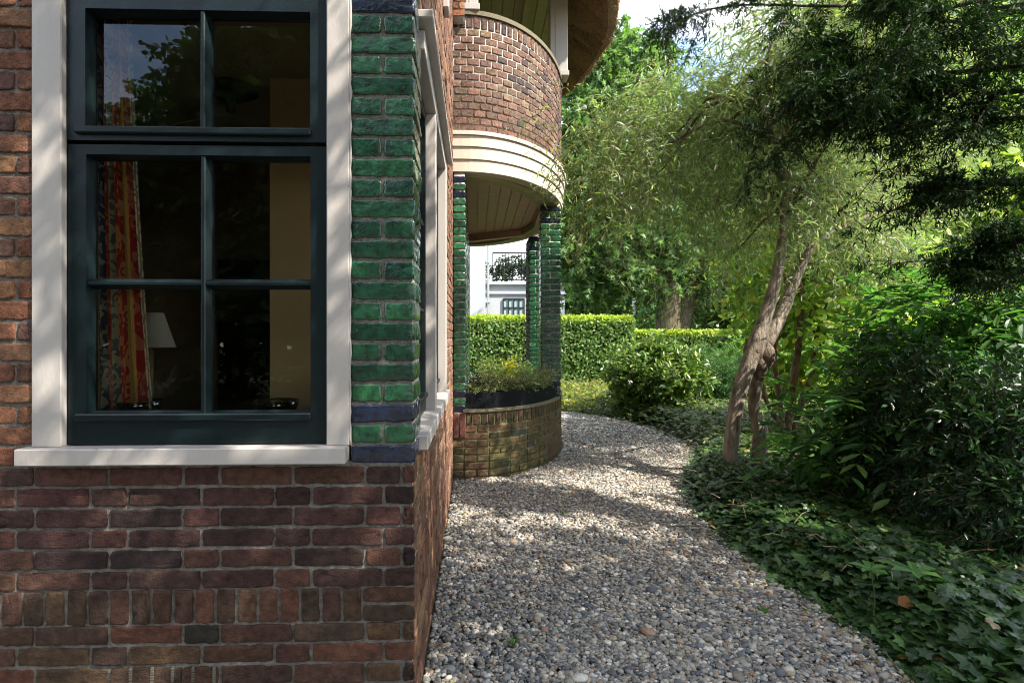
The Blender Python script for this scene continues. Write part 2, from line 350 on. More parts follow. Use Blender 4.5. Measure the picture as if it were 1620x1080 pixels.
# glazed corner pier, front face and return
a = Acc(); Rg = []; Rs = []
for k in range(0, 25):
    z0, z1 = zc(k)-HB/2, zc(k)+HB/2
    if k % 2 == 0: Rg.append((pier0, pier1, z0, z1)); Rs.append((D+.004, D+.10, z0, z1)); Rs.append((D+.111, D+.205, z0, z1))
    else:
        m_ = (pier0+pier1)/2; Rg += [(pier0, m_-J/2, z0, z1), (m_+J/2, pier1, z0, z1)]; Rs.append((D+.004, D+.205, z0, z1))
bricks(a, Rg, fmap, glazecol, nl=9, ns=4, jit=.0012, bulge=.0003, m=0)
bricks(a, Rs, smap, glazecol, nl=6, ns=3, jit=.0012, bulge=.0003, m=0)
a.build('glazed_corner_pier', [M['glazed'], M['mortar']], house, smooth=True)
# weep vents low in the wall and the blackened brick
for px in (207, 241, 273.5, 306, 339):
    a = Acc(); x = wx(px)
    box(a, x-.004, x+.004, D-.001, D+.02, .155, .225, m=0)
    for i in range(9): box(a, x-.0045, x+.0045, D-.004, D-.001, .158+i*.0075, .1615+i*.0075, m=0)
    a.build('wall_vent', M['rust'], house)

# side wall with its window
y_w0, y_w1 = D+.21, 3.57; ZH = 2.32
sh = [(y_w0, y_w1, zs, ZH)]
Rr = []
for v0, v1, k in front_rows:
    start = D+.215 if 0 <= k <= 24 else D+.004
    Rr += course(start, YB, v0, v1, (.1 if k % 2 == 0 else .6))
u = D+.004
while u < YB: Rr.append((u, min(u+.054, YB), .3555, .4570)); u += .0648
Rr = cut(Rr, sh)
a = Acc()
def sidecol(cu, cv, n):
    t = np.clip((cu-2.6)/.8+(cv-.9)*.6+vnoise(cu, cv, .4, 5)*.5, 0, 1)[:, None]  # paler towards the far end: grazing sun put into the brick colour
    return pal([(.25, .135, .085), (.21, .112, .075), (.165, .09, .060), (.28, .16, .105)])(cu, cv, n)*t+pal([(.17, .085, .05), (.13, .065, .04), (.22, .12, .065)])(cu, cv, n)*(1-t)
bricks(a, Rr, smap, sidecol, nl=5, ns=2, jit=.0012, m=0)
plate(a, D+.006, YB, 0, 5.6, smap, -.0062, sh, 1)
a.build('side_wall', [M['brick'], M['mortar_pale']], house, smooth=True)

# ---- front window
a = Acc(); yf = D-.012
box(a, cx0, sx0, yf, D+.14, zst, WZ1, bev=.003); box(a, sx1, cx1, yf, D+.14, zst, WZ1, bev=.003)
box(a, sx0, sx1, yf, D+.14, WZ1-.09, WZ1, bev=.003)
box(a, sx0-.012, sx0, D+.012, D+.14, zst, WZ1-.09)
win = a.build('window', M['cream'], house)
a = Acc(); box(a, wx(40), wx(551), D-.045, D+.14, zs, zst, bev=.003)
a.build('window_sill', M['cream'], win)
a = Acc()                                          # caulk bead at the pier, wavy
zz = np.linspace(zst, WZ1, 60); tube(a, np.c_[np.full(60, cx1+.002)+rng.normal(0, .001, 60), np.full(60, D-.006), zz], .004+rng.uniform(-.001, .0015, 60), k=6, n=1)
a.build('sealant', M['cream'], win, smooth=True)
def bar(a, p0, p1, x_or_z, lo, hi, yface, depth, fw, bw):
    """glazing bar with chamfered sides; vertical if x_or_z == 'z' (runs lo..hi in z at x=p0..)"""
    c = (p0+p1)/2
    prof = [(c-bw, yface+depth), (c-bw, yface+depth*.62), (c-fw, yface+.003), (c-fw*.6, yface), (c+fw*.6, yface), (c+fw, yface+.003), (c+bw, yface+depth*.62), (c+bw, yface+depth)]
    n = len(prof)
    V = [(p, y, lo) if x_or_z == 'z' else (lo, y, p) for p, y in prof]+[(p, y, hi) if x_or_z == 'z' else (hi, y, p) for p, y in prof]
    a.add(V, [[i, (i+1) % n, n+(i+1) % n, n+i] for i in range(n)])
def sash(name, x0, x1, z0, z1, gx, gz, yface, parent, mx=[], mz=[], drip=True, thick=.05, ax='x', xs_map=None):
    """frame x0..x1,z0..z1; glass gx=(a,b) gz=(c,d); bars at mx / mz centre positions"""
    a = Acc(); ch = .013
    g0, g1 = gx; h0, h1 = gz; y2 = yface+thick
    # members with chamfered inner edge: built as outer ring quads
    o = [(x0, z0), (x1, z0), (x1, z1), (x0, z1)]; i1 = [(g0-.002, h0-ch), (g1+.003, h0-ch), (g1+.003, h1+ch*.5), (g0-.002, h1+ch*.5)]; i2 = [(g0+.001, h0), (g1, h0), (g1, h1), (g0+.001, h1)]
    V = [(x, y2, z) for x, z in o]+[(x, yface, z) for x, z in o]+[(x, yface, z) for x, z in i1]+[(x, yface+.034, z) for x, z in i2]+[(x, y2, z) for x, z in i2]
    Q = []
    for r in range(4):
        for i in range(4): Q.append([r*4+i, r*4+(i+1) % 4, (r+1)*4+(i+1) % 4, (r+1)*4+i])
    a.add(V, Q)
    for c in mx: bar(a, c, c, 'z', h0-.004, h1+.004, yface+.002, .044, .007, .0145)
    for c in mz: bar(a, c, c, 'x', g0-.004, g1+.004, yface+.004, .042, .006, .0155)
    if drip: box(a, g0-.03, g1+.006, yface-.014, yface+.02, h0-.026, h0-.004, bev=.004)
    return a
yF = D+.012
gx0, gx1 = W(149, 500, D+.046)[0], wx(488)
zz = lambda p: W(300, p, D)[1]
cmid = wx(317.5)
a = sash('sash', sx0+.003, sx1-.003, zst+.004, zz(228), (gx0, gx1), (zz(652), zz(247)), yF, win, mx=[cmid], mz=[zz(447.5)])
a.build('sash', M['green_paint'], win)
a = sash('sash', sx0+.003, sx1-.003, zz(222), WZ1-.095, (gx0, gx1), (zz(199), zz(17)), yF-.004, win, mx=[cmid])
a.build('sash', M['green_paint'], win)
a = Acc()
for z0, z1 in ((zz(655), zz(244)), (zz(202), zz(12))): a.add([(gx0-.01, yF+.040, z0), (gx1+.01, yF+.040, z0), (gx1+.01, yF+.040, z1), (gx0-.01, yF+.040, z1)], [[0, 1, 2, 3]])
a.build('pane', M['glass'], win)

# ---- side window: casing, two lights with a mullion
a = Acc(); xo = XS+.012
box(a, XS-.14, xo, y_w1-.10, y_w1, zst, ZH, bev=.003); box(a, XS-.14, XS-.01, y_w0, y_w0+.05, zst, ZH, bev=.003)
box(a, XS-.14, xo-.002, y_w0+.05, y_w1-.10, ZH-.07, ZH, bev=.003)
ym = (y_w0+y_w1)/2-.12
box(a, XS-.12, xo-.004, ym-.045, ym+.045, zst, ZH-.07, bev=.003)
box(a, XS-.02, XS+.045, y_w0-.02, y_w1+.06, ZH+.004, ZH+.034, bev=.004)
w2 = a.build('window', M['cream'], house)
a = Acc(); box(a, XS-.14, XS+.030, y_w0-.05, y_w1+.05, zs, zst, bev=.003); a.build('window_sill', M['cream'], w2)
for (p, q) in ((y_w0+.052, ym-.047), (ym+.047, y_w1-.102)):
    a = sash('sash', p, q, zst+.004, ZH-.074, (p+.05, q-.055), (zst+.09, ZH-.12), 0, w2, mx=[], mz=[zst+.09+.36, zst+.09+.74])
    for i in range(len(a.v)):
        v = a.v[i]; a.v[i] = np.c_[XS-.035-v[:, 1], v[:, 0], v[:, 2]].astype(np.float32)
    a.build('sash', M['green_paint'], w2)
a = Acc()
for (p, q) in ((y_w0+.09, ym-.09), (ym+.09, y_w1-.15)): a.add([(XS-.072, p, zst+.07), (XS-.072, q, zst+.07), (XS-.072, q, ZH-.1), (XS-.072, p, ZH-.1)], [[0, 1, 2, 3]])
a.build('pane', M['glass'], w2)
# upper-floor window casing low corner, high on the side wall
a = Acc(); box(a, XS+.001, XS+.035, 3.30, 3.42, 3.14, 5.2, bev=.004); a.build('upper_window_casing', M['cream'], house)

# ---- curved corner: ellipse table
EC = np.array((-.10, 6.87))
def ell(a_, b_):
    t = np.linspace(-math.pi/2, math.pi/2, 600); x = EC[0]+a_*np.cos(t); y = EC[1]+b_*np.sin(t)
    s = np.r_[0, np.cumsum(np.hypot(np.diff(x), np.diff(y)))]
    nx, ny = np.cos(t)/a_, np.sin(t)/b_; q = np.hypot(nx, ny); return s, x, y, nx/q, ny/q
TB = ell(1.103, 2.0)
def cmap_(T=TB, dw=0):
    s, x, y, nx, ny = T
    def f(u, v, w_):
        w_ = w_+dw; return np.c_[np.interp(u, s, x)+np.interp(u, s, nx)*w_, np.interp(u, s, y)+np.interp(u, s, ny)*w_, v]
    return f
# start of the arc at x = XS side
s, x, y, nx, ny = TB
LEN = s[-1]; U0 = -.10                              # straight run left of the ellipse start
def cm(u, v, w_, T=TB):
    s, x, y, nx, ny = T; st = u < 0
    X = np.where(st, x[0]+u, np.interp(u, s, x)+np.interp(u, s, nx)*w_); Y = np.where(st, y[0]-w_, np.interp(u, s, y)+np.interp(u, s, ny)*w_)
    return np.c_[X, Y, v]
def curved_wall(name, z0, z1, colf, mortar, pat, sold_top=True, moss=False, glaze=None):
    a = Acc(); R = []; top = z1
    if sold_top:
        u = U0
        while u < LEN: R.append((u, min(u+.053, LEN), z1-.105, z1-.004)); u += .064
        top = z1-.116
    k = 0; z = top
    while z-HB > z0-.05:
        R += course(U0, LEN, z-HB, z, .25 if k % 2 else .75, pat); z -= PIT; k += 1
    bricks(a, R, cm, colf, nl=3, ns=1, jit=.0011, m=0)
    us = np.r_[U0, np.linspace(0, LEN, 90)]; n = len(us)
    V = np.r_[cm(us, np.full(n, z0), np.full(n, -.0062)), cm(us, np.full(n, z1), np.full(n, -.0062)), cm(us, np.full(n, z1), np.full(n, -.11)), cm(us, np.full(n, z0), np.full(n, -.11))]
    j = np.arange(n-1); Q = np.concatenate([np.c_[b*n+j, b*n+j+1, ((b+1) % 4)*n+j+1, ((b+1) % 4)*n+j] for b in range(4)])
    a.add(V, Q, (.3, .3, .3), 1)
    return a.build(name, [M['brick'], mortar], house, smooth=True)
def ring(a, z0, z1, w0, w1, ustart=U0, uend=None, m=0, c=(.5, .5, .5)):
    us = np.r_[ustart, np.linspace(max(0, ustart+.001), uend or LEN, 90)]; n = len(us)
    V = np.r_[cm(us, np.full(n, z0), np.full(n, w1)), cm(us, np.full(n, z1), np.full(n, w1)), cm(us, np.full(n, z1), np.full(n, w0)), cm(us, np.full(n, z0), np.full(n, w0))]
    j = np.arange(n-1); Q = np.concatenate([np.c_[b*n+j, b*n+j+1, ((b+1) % 4)*n+j+1, ((b+1) % 4)*n+j] for b in range(4)])
    a.add(V, Q, c, m); a.add(V[[0, n, 2*n, 3*n]], [[0, 1, 2, 3]], c, m); a.add(V[[n-1, 2*n-1, 3*n-1, 4*n-1]], [[0, 1, 2, 3]], c, m)
par = curved_wall('balcony_parapet', 2.98, 3.98, pal([(.165, .098, .070), (.13, .080, .060), (.20, .130, .085), (.070, .050, .047), (.20, .110, .078)], [.3, .25, .15, .12, .18]), M['mortar_pale'], (.10,))
a = Acc(); ring(a, 3.982, 4.02, -.13, .015, ustart=-.02); a.build('coping', M['stone'], par, smooth=False)
# cream fascia in three steps with a moulding on top
a = Acc()
ring(a, 2.945, 2.978, -.03, .055); ring(a, 2.850, 2.943, -.10, .040); ring(a, 2.745, 2.848, -.10, .028); ring(a, 2.640, 2.743, -.10, .016)
fas = a.build('porch_fascia', M['cream_old'], house)
a = Acc(); ring(a, 2.625, 2.70, -.24, -.102, ustart=.02); a.build('inner_ring_beam', M['olive'], house)
# porch ceiling boards + cross beam
a = Acc(); s_, x_, y_, nx_, ny_ = TB
xx = -.085; bw = .115
while xx < .93:
    x1_ = xx+bw-.006; q = lambda X: 2.0*.93*math.sqrt(max(0, 1-((X+.10)/1.0)**2))
    h = min(q(xx), q(min(x1_, .899)))
    if h > .05: box(a, xx, min(x1_, .88), EC[1]-h, EC[1]+h, 2.715, 2.735)
    xx += bw
tt = np.linspace(0, 2*math.pi, 64, endpoint=False); nn_ = 64; V = [(EC[0]+1.0*math.cos(q_), EC[1]+1.88*math.sin(q_), z_) for z_ in (2.74, 2.76) for q_ in tt]; a.add(V, [list(range(64))[::-1]]); a.add(V, [list(range(64, 128))])
a.build('porch_ceiling', M['wood_soffit'], house)
def obeam(a, p, q, w_, z0, z1):
    d = np.array([q[0]-p[0], q[1]-p[1]]); d /= np.linalg.norm(d); n_ = np.array([-d[1], d[0]])*w_/2
    P = [np.array(p)+n_, np.array(p)-n_, np.array(q)-n_, np.array(q)+n_]
    V = [(*t, z0) for t in P]+[(*t, z1) for t in P]; a.add(V, [[0, 1, 2, 3], [4, 7, 6, 5], [0, 4, 5, 1], [1, 5, 6, 2], [2, 6, 7, 3], [3, 7, 4, 0]])
a = Acc(); obeam(a, (-.09, 8.35), (.80, 7.72), .10, 2.62, 2.712); obeam(a, (.76, 6.12), (.82, 7.70), .10, 2.626, 2.712); a.build('porch_beam', M['wood_soffit'], house)
# low planter wall, mossy, with stone ledge
def mosscol(cu, cv, n):
    c = pal([(.13, .085, .05), (.16, .10, .055), (.10, .07, .045), (.05, .05, .05), (.17, .09, .055)], [.3, .25, .25, .05, .15])(cu, cv, n)
    g = (vnoise(cu, cv, .22, 9)*(1.1-cv))[:, None]; return c*(.8-.5*g)+np.array((.07, .085, .022))*.75*g
pw = curved_wall('planter_wall', 0, .585, mosscol, M['mortar_moss'], (.10, .10, .21))
a = Acc(); ring(a, .587, .612, -.16, .012, ustart=0); a.build('ledge', M['stone'], pw)
# green end pier by the wall + inner glazed wall + columns
def pier_block(name, x0, x1, y0, y1, z0, z1, sidecolf=None, core=True):
    a = Acc(); k0 = math.ceil((z0-zc(0))/PIT); R = []; RL = []; RR = []
    k = k0
    while zc(k)+HB/2 < z1:
        v0, v1 = zc(k)-HB/2, zc(k)+HB/2; wd = x1-x0
        if wd < .13: R.append((x0, x1, v0, v1))
        elif k % 2: R.append((x0, x1, v0, v1))
        else: m_ = x0+wd*.46; R += [(x0, m_-J/2, v0, v1), (m_+J/2, x1, v0, v1)]
        RL += course(y0+.004, y1, v0, v1, .3 if k % 2 else .8, (.21, .10)); k += 1
    f1 = lambda u, v, w_: np.c_[u, y0-w_, v]; f2 = lambda u, v, w_: np.c_[x1+w_, u, v]; f3 = lambda u, v, w_: np.c_[x0-w_, u, v]
    bricks(a, R, f1, glazecol, nl=5, ns=2, m=0); bricks(a, RL, f2, glazecol, nl=4, ns=2, m=0)
    bricks(a, RL, f3, sidecolf or glazecol, nl=4, ns=2, m=2 if sidecolf else 0)
    box(a, x0+.006, x1-.006, y0+.006, y1-.006, z0, z1, m=1)
    return a.build(name, [M['glazed'], M['mortar_pale'], M['brick']], house, smooth=True)
BLUE = [-2, -4, 25, 27]
pier_block('glazed_wall_pier', XS+.002, XS+.105, YB+.02, 8.8, .59, 2.638)
ux = XS+.002
a = Acc(); bricks(a, [(ux, ux+.046, .37, .58), (ux+.056, ux+.103, .37, .58)], lambda u, v, w_: np.c_[u, YB+.018-w_, v], pal([(.12, .04, .03)]), m=0)
box(a, ux+.002, ux+.104, YB+.026, YB+.1, .366, .588, m=1); a.build('wall_foot', [M['brick'], M['mortar']], house, smooth=True)
pier_block('porch_column', .69, .895, 5.93, 6.14, .60, 2.625)
brn = pal([(.06, .03, .02), (.08, .04, .025)])
pier_block('porch_column', .745, .945, 7.80, 8.35, .62, 2.615, brn)
# upper storey behind the balcony, posts, soffit, thatch
a = Acc(); Rr = []
for k in range(49, 75): Rr += course(XS, XS+.10, zc(k)-HB/2, zc(k)+HB/2, .0 if k % 2 else .5, (.10,))
bricks(a, Rr, lambda u, v, w_: np.c_[u, YB-.03-w_, v], pal(ORG), nl=3, ns=2)
box(a, XS-.001, XS+.098, YB-.025, YB+.3, 3.9, 5.6, m=1); a.build('upper_wall', [M['brick'], M['mortar_pale']], house, smooth=True)
for (x0, y0, w_) in ((XS+.105, YB+.02, .11), (.80, 6.05, .19)):
    a = Acc(); box(a, x0, x0+w_, y0, y0+.16, 4.022, 5.35, bev=.006); box(a, x0-.012, x0+w_+.012, y0-.012, y0+.172, 4.021, 4.075, bev=.004); box(a, x0+w_*.3, x0+w_*.38, y0-.004, y0, 4.08, 5.3); a.build('balcony_post', M['cream'], house)
a = Acc()
for i in range(12): box(a, -.2+i*.13, -.2+i*.13+.122, YB+.15, 8.9, 5.02, 5.05)
box(a, -.3, 1.4, YB+.1, 9, 5.052, 5.08); box(a, .55, .62, YB+.15, 8.9, 4.93, 5.02)
box(a, -.10, -.06, YB+.2, 8.9, 3.0, 5.02)
a.build('balcony_soffit', M['olive'], house)
# thatch: thick rolled eave sweeping around, shaggy reeds
a = Acc(); th = np.linspace(-1.9, 1.75, 70); V = []; prof = [(0.00, .0), (.28, -.20), (.52, -.30), (.62, -.22), (.66, .05), (.40, .42), (-.3, 1.15), (-1.6, 2.4)]
for t in th:
    for (r, z) in prof:
        V.append((-.05+(.98+r)*math.cos(t)*1.05, 6.85+(1.75+r)*math.sin(t), 5.02+z+.03*math.sin(t*9)))
V = np.array(V); V[:, 2] += rng.normal(0, .012, len(V)); n = len(prof); Q = [[i*n+j, i*n+j+1, (i+1)*n+j+1, (i+1)*n+j] for i in range(len(th)-1) for j in range(n-1)]
a.add(V, Q, (.20, .13, .07))
nb = 26000; t = rng.uniform(-1.9, 1.75, nb); rr = rng.uniform(.0, .64, nb); zz_ = np.interp(rr, [p[0] for p in prof[:4]], [p[1] for p in prof[:4]])
P0 = np.c_[-.05+(.98+rr)*np.cos(t)*1.05, 6.85+(1.75+rr)*np.sin(t), 5.02+zz_+.03*np.sin(t*9)]
dr = np.c_[np.cos(t)*.5, np.sin(t)*.5, -.75-0*t]+rng.normal(0, .3, (nb, 3)); dr /= np.linalg.norm(dr, axis=1)[:, None]; ln = rng.uniform(.015, .045, nb)[:, None]
sd_ = np.cross(dr, rng.normal(size=(nb, 3))); sd_ /= np.linalg.norm(sd_, axis=1)[:, None]; sd_ *= .003
V = np.stack([P0-sd_, P0+sd_, P0+dr*ln], 1).reshape(-1, 3); c = rng.uniform(.4, 1.5, (nb, 1))*np.array((.24, .15, .075)); a.add(V, np.arange(nb*3).reshape(-1, 3), np.repeat(c, 3, 0))
a.build('thatched_roof', M['thatch'], house)
# back shell of the house so nothing is hollow, and the room behind the front window
a = Acc(); box(a, -6, -4.2, D, 9, 0, 5.6); box(a, -4.2, -.30, 5.3, 9, 0, 5.6); box(a, -4.2, XS-.03, D+.3, 5.3, 3.0, 5.6); a.build('inner_shell', M['brick'], house)
a = Acc(); dk = (.34, .24, .16); 
a.add([(-4.1, 5.2, .3), (-.33, 5.2, .3), (-.33, 5.2, 2.8), (-4.1, 5.2, 2.8)], [[0, 1, 2, 3]], (.36, .26, .17))
a.add([(-4.1, D+.15, .3), (-4.1, 5.2, .3), (-4.1, 5.2, 2.8), (-4.1, D+.15, 2.8)], [[0, 1, 2, 3]], dk)
a.add([(-4.1, D+.15, 2.8), (-.33, D+.15, 2.8), (-.33, 5.2, 2.8), (-4.1, 5.2, 2.8)], [[0, 1, 2, 3]], (.6, .48, .35))
a.add([(-4.1, D+.15, .3), (-.33, D+.15, .3), (-.33, 5.2, .3), (-4.1, 5.2, .3)], [[0, 1, 2, 3]], (.05, .03, .02))
box(a, -.33, -.30, y_w1+.02, 5.2, .3, 2.8, dk); box(a, -.33, -.30, D+.15, y_w1+.02, .3, zs, dk); box(a, -.33, -.30, D+.15, y_w1+.02, ZH, 2.8, dk)
box(a, -4.1, -.33, D+.15, D+.17, .3, zs, dk); box(a, -4.1, cx0, D+.15, D+.17, zs, 2.8, dk); box(a, cx1, -.35, D+.15, D+.17, zs, 2.8, dk); box(a, cx0, cx1, D+.15, D+.17, WZ1, 2.8, dk)
x0 = W(427, 500, 3.5)[0]; box(a, x0, -.42, 3.5, 5.1, .3, 2.8, (.80, .55, .28))
box(a, W(345, 500, 5.0)[0], x0-.05, 5.0, 5.1, .3, 1.9, (.035, .025, .02)); box(a, W(335, 500, 4.9)[0], x0-.15, 4.95, 4.99, 1.35, 1.75, (.16, .12, .08))
a.build('room', M['room'], house)
a = Acc(); box(a, cx0-.05, cx1+.05, D+.171, D+.34, zst-.03, .932, (.35, .33, .3)); a.build('inner_sill', M['plain'], house)

# ------------------------------------------------------------ things inside the window
a = Acc(); nu, nv_ = 150, 24; V = []; C = []
zt, zb = 2.42, .94
for j in range(nv_):
    t = j/(nv_-1); z = zt+(zb-zt)*t
    xl = W(150, 500, D+.2)[0]-.015; xr = W(202+40*t**1.3, 500, D+.2)[0]
    for i in range(nu):
        q = i/(nu-1); V.append((xl+(xr-xl)*q, D+.215+.020*math.sin(q*30+.4*math.sin(t*3))+.008*math.sin(q*91), z)); C.append((q, (z), 0))
Q = [[j*nu+i, j*nu+i+1, (j+1)*nu+i+1, (j+1)*nu+i] for j in range(nv_-1) for i in range(nu-1)]
a.add(V, Q, C); a.build('curtain', M['curtain'], smooth=True, label='red, gold and navy striped patterned curtain hanging inside the left of the front window', category='curtain')
lx = W(238, 500, 2.7)[0]
lt = thing('table_lamp', 'table lamp with a cream shade standing in the dark room behind the front window', 'lamp', (lx, 2.7, .9))
lz = lambda p: W(238, p, 2.7)[1]
a = Acc(); lathe(a, [(.055, lz(495)), (.105, lz(549))], (lx, 2.7, 0)); a.build('lamp_shade', M['shade'], lt, smooth=True)
a = Acc(); lathe(a, [(.0, lz(500)), (.012, lz(500)), (.012, .85), (.05, .78), (.06, .7), (.03, .62), (.05, .60), (.0, .60)], (lx, 2.7, 0), c=(.15, .08, .05)); a.build('lamp_base', M['plain'], lt, smooth=True)
a = Acc(); box(a, lx-.6, lx+.5, 2.5, 3.0, .56, .60, (.05, .03, .02), bev=.004)
for dx in (-.55, .43):
    for y_ in (2.53, 2.93): box(a, lx+dx, lx+dx+.05, y_, y_+.05, .3, .56, (.05, .03, .02))
a.build('side_table', M['plain'], label='dark wooden side table under the lamp inside the room', category='table')
for p, lab in ((222, 'clear glass bowl on the inner sill in front of the curtain'), (437, 'clear glass bowl on the inner sill at the right pane, before the beige wall')):
    x = W(p, 640, D+.25)[0]; z = .934; a = Acc()
    lathe(a, [(.0, .0), (.045, .0), (.060, .02), (.072, .055), (.076, .075), (.073, .076), (.069, .055), (.056, .022), (.04, .006), (0, .005)], (x, D+.25, z), k=40)
    a.build('glass_bowl', M['bowl'], smooth=True, label=lab, category='bowl')
cl = W(365, 85, 3.6); a = Acc(); lathe(a, [(0, .0), (.13, -.01), (.16, -.04), (.10, -.075), (.03, -.09), (.025, -.17), (.0, -.18)], (cl[0], 3.6, 2.8), c=(.03, .025, .02))
lamp = thing('ceiling_lamp', 'dark round ceiling fitting with a thin cable seen in the upper right pane', 'ceiling lamp', (cl[0], 3.6, 2.8)); a.build('ceiling_plate', M['plain'], lamp, smooth=True)
a = Acc(); e = W(262, 200, 3.3); tube(a, [(cl[0], 3.6, 2.63), (e[0], 3.3, e[1])], [.003, .003], k=5, n=1, c=(.6, .55, .45)); a.build('cable', M['plain'], lamp)

# ------------------------------------------------------------ ground, path, gravel
a = Acc(); gx = np.concatenate([np.arange(-60, -6, 6), np.arange(-6, 12, .5), np.arange(12, 90, 6)]); gy = np.concatenate([np.arange(-60, -4, 6), np.arange(-4, 20, .5), np.arange(20, 160, 8)])
XX, YY = np.meshgrid(gx, gy); ZZ = -.03+0*XX; V = np.c_[XX.ravel(), YY.ravel(), ZZ.ravel()]; n = len(gx)
Q = [[j*n+i, j*n+i+1, (j+1)*n+i+1, (j+1)*n+i] for j in range(len(gy)-1) for i in range(n-1)]
a.add(V, Q); a.build('ground', M['soil'], kind='structure', smooth=True)
edge = [(1560, 1240), (1440, 1085), (1370, 1020), (1285, 955), (1200, 900), (1130, 845), (1088, 800), (1082, 765), (1098, 725), (1085, 704), (1040, 683), (985, 667), (930, 657), (890, 652)]
EP = smoothpath([(*G(*p)[:2],) for p in [(1850, 1700)]+edge], 5)
ey, ex = EP[:, 1], EP[:, 0]
ordr = np.argsort(ey)
def edge_x(y):                                    # right border of the gravel as x(y)
    return np.interp(y, ey[ordr], ex[ordr])
ymax = ey.max()
print('edge', [tuple(np.round(G(*p)[:2], 2)) for p in edge], ymax)
ys = np.r_[np.linspace(-5, .9, 8), np.linspace(1, ymax, 70)]; a = Acc(); V = []
for y_ in ys: V += [(-1.6 if y_ < 1.7 else -.1935, y_, .0), (float(edge_x(y_)) if y_ > 1 else 2.2, y_, .0)]
a.add(V, [[2*i, 2*i+1, 2*i+3, 2*i+2] for i in range(len(ys)-1)]); 
a.add([(-.19, ymax-.02, .0), (edge_x(ymax), ymax-.02, .0), (1.2, 9.6, .0), (-.2, 10, .0)], [[0, 1, 2, 3]])
a.build('path', M['gravelbase'], kind='structure')
def ico(sub):
    import bmesh
    b = bmesh.new(); bmesh.ops.create_icosphere(b, subdivisions=sub, radius=1); v = np.array([x.co[:] for x in b.verts]); f = np.array([[q.index for q in x.verts] for x in b.faces]); b.free(); return v, f
PEBC = np.array([(.22, .205, .18), (.13, .135, .14), (.30, .28, .24), (.42, .385, .32), (.31, .24, .165), (.09, .092, .098), (.52, .48, .42), (.26, .16, .10), (.22, .195, .15)])
PEBP = np.array([.2, .17, .15, .12, .1, .1, .06, .03, .07])
def inside_bow(x, y, g=0.02): return (((x-EC[0])/(1.103+g))**2+((y-EC[1])/(2.0+g))**2 < 1)
def pebbles(a, n, y0, y1, size, sub, lift, xr=None):
    y = rng.uniform(y0, y1, n); ex_ = edge_x(y)+rng.normal(0, .02, n); xl = np.where(y > D, XS+.01, -1.2); x = xl+rng.random(n)*(ex_-xl)
    k = ~inside_bow(x, y) & ((x-0)/np.maximum(y, .1) < 1.05) & (x/np.maximum(y, .1) > -.2); x, y = x[k], y[k]; n = len(x)
    tv, tf = ico(sub); s = size*rng.lognormal(0, .28, n); ax = np.c_[s*rng.uniform(.9, 1.35, n), s*rng.uniform(.7, 1.0, n), s*rng.uniform(.45, .7, n)]
    Vv = tv[None]*ax[:, None, :]; th = rng.uniform(0, 6.283, n); tx = rng.normal(0, .35, n)
    c, s_ = np.cos(tx)[:, None], np.sin(tx)[:, None]; yy = Vv[..., 1]*c-Vv[..., 2]*s_; zz_ = Vv[..., 1]*s_+Vv[..., 2]*c
    c, s_ = np.cos(th)[:, None], np.sin(th)[:, None]; X = Vv[..., 0]*c-yy*s_; Y = Vv[..., 0]*s_+yy*c
    z = .004+lift*rng.random(n)+.010*vnoise(x, y, .12, 2); V = np.stack([X+x[:, None], Y+y[:, None], zz_+z[:, None]], -1)
    col = PEBC[rng.choice(len(PEBC), n, p=PEBP)]*rng.uniform(.75, 1.3, (n, 1))
    a.add(V.reshape(-1, 3), (tf[None]+(np.arange(n)*len(tv))[:, None, None]).reshape(-1, 3), np.repeat(np.clip(col, 0, .8), len(tv), 0))
a = Acc(); pebbles(a, 34000, 1.75, 3.4, .0084, 2, .013); pebbles(a, 48000, 3.4, 6.0, .0090, 1, .013); pebbles(a, 1500, 1.75, 5.0, .0125, 2, .018); pebbles(a, 26000, 6.0, ymax, .013, 1, .012); pebbles(a, 4000, .6, 1.75, .011, 1, .01)
a.build('gravel', M['pebble'], smooth=True, kind='stuff', label='grey and beige round pebbles covering the garden path', category='gravel')

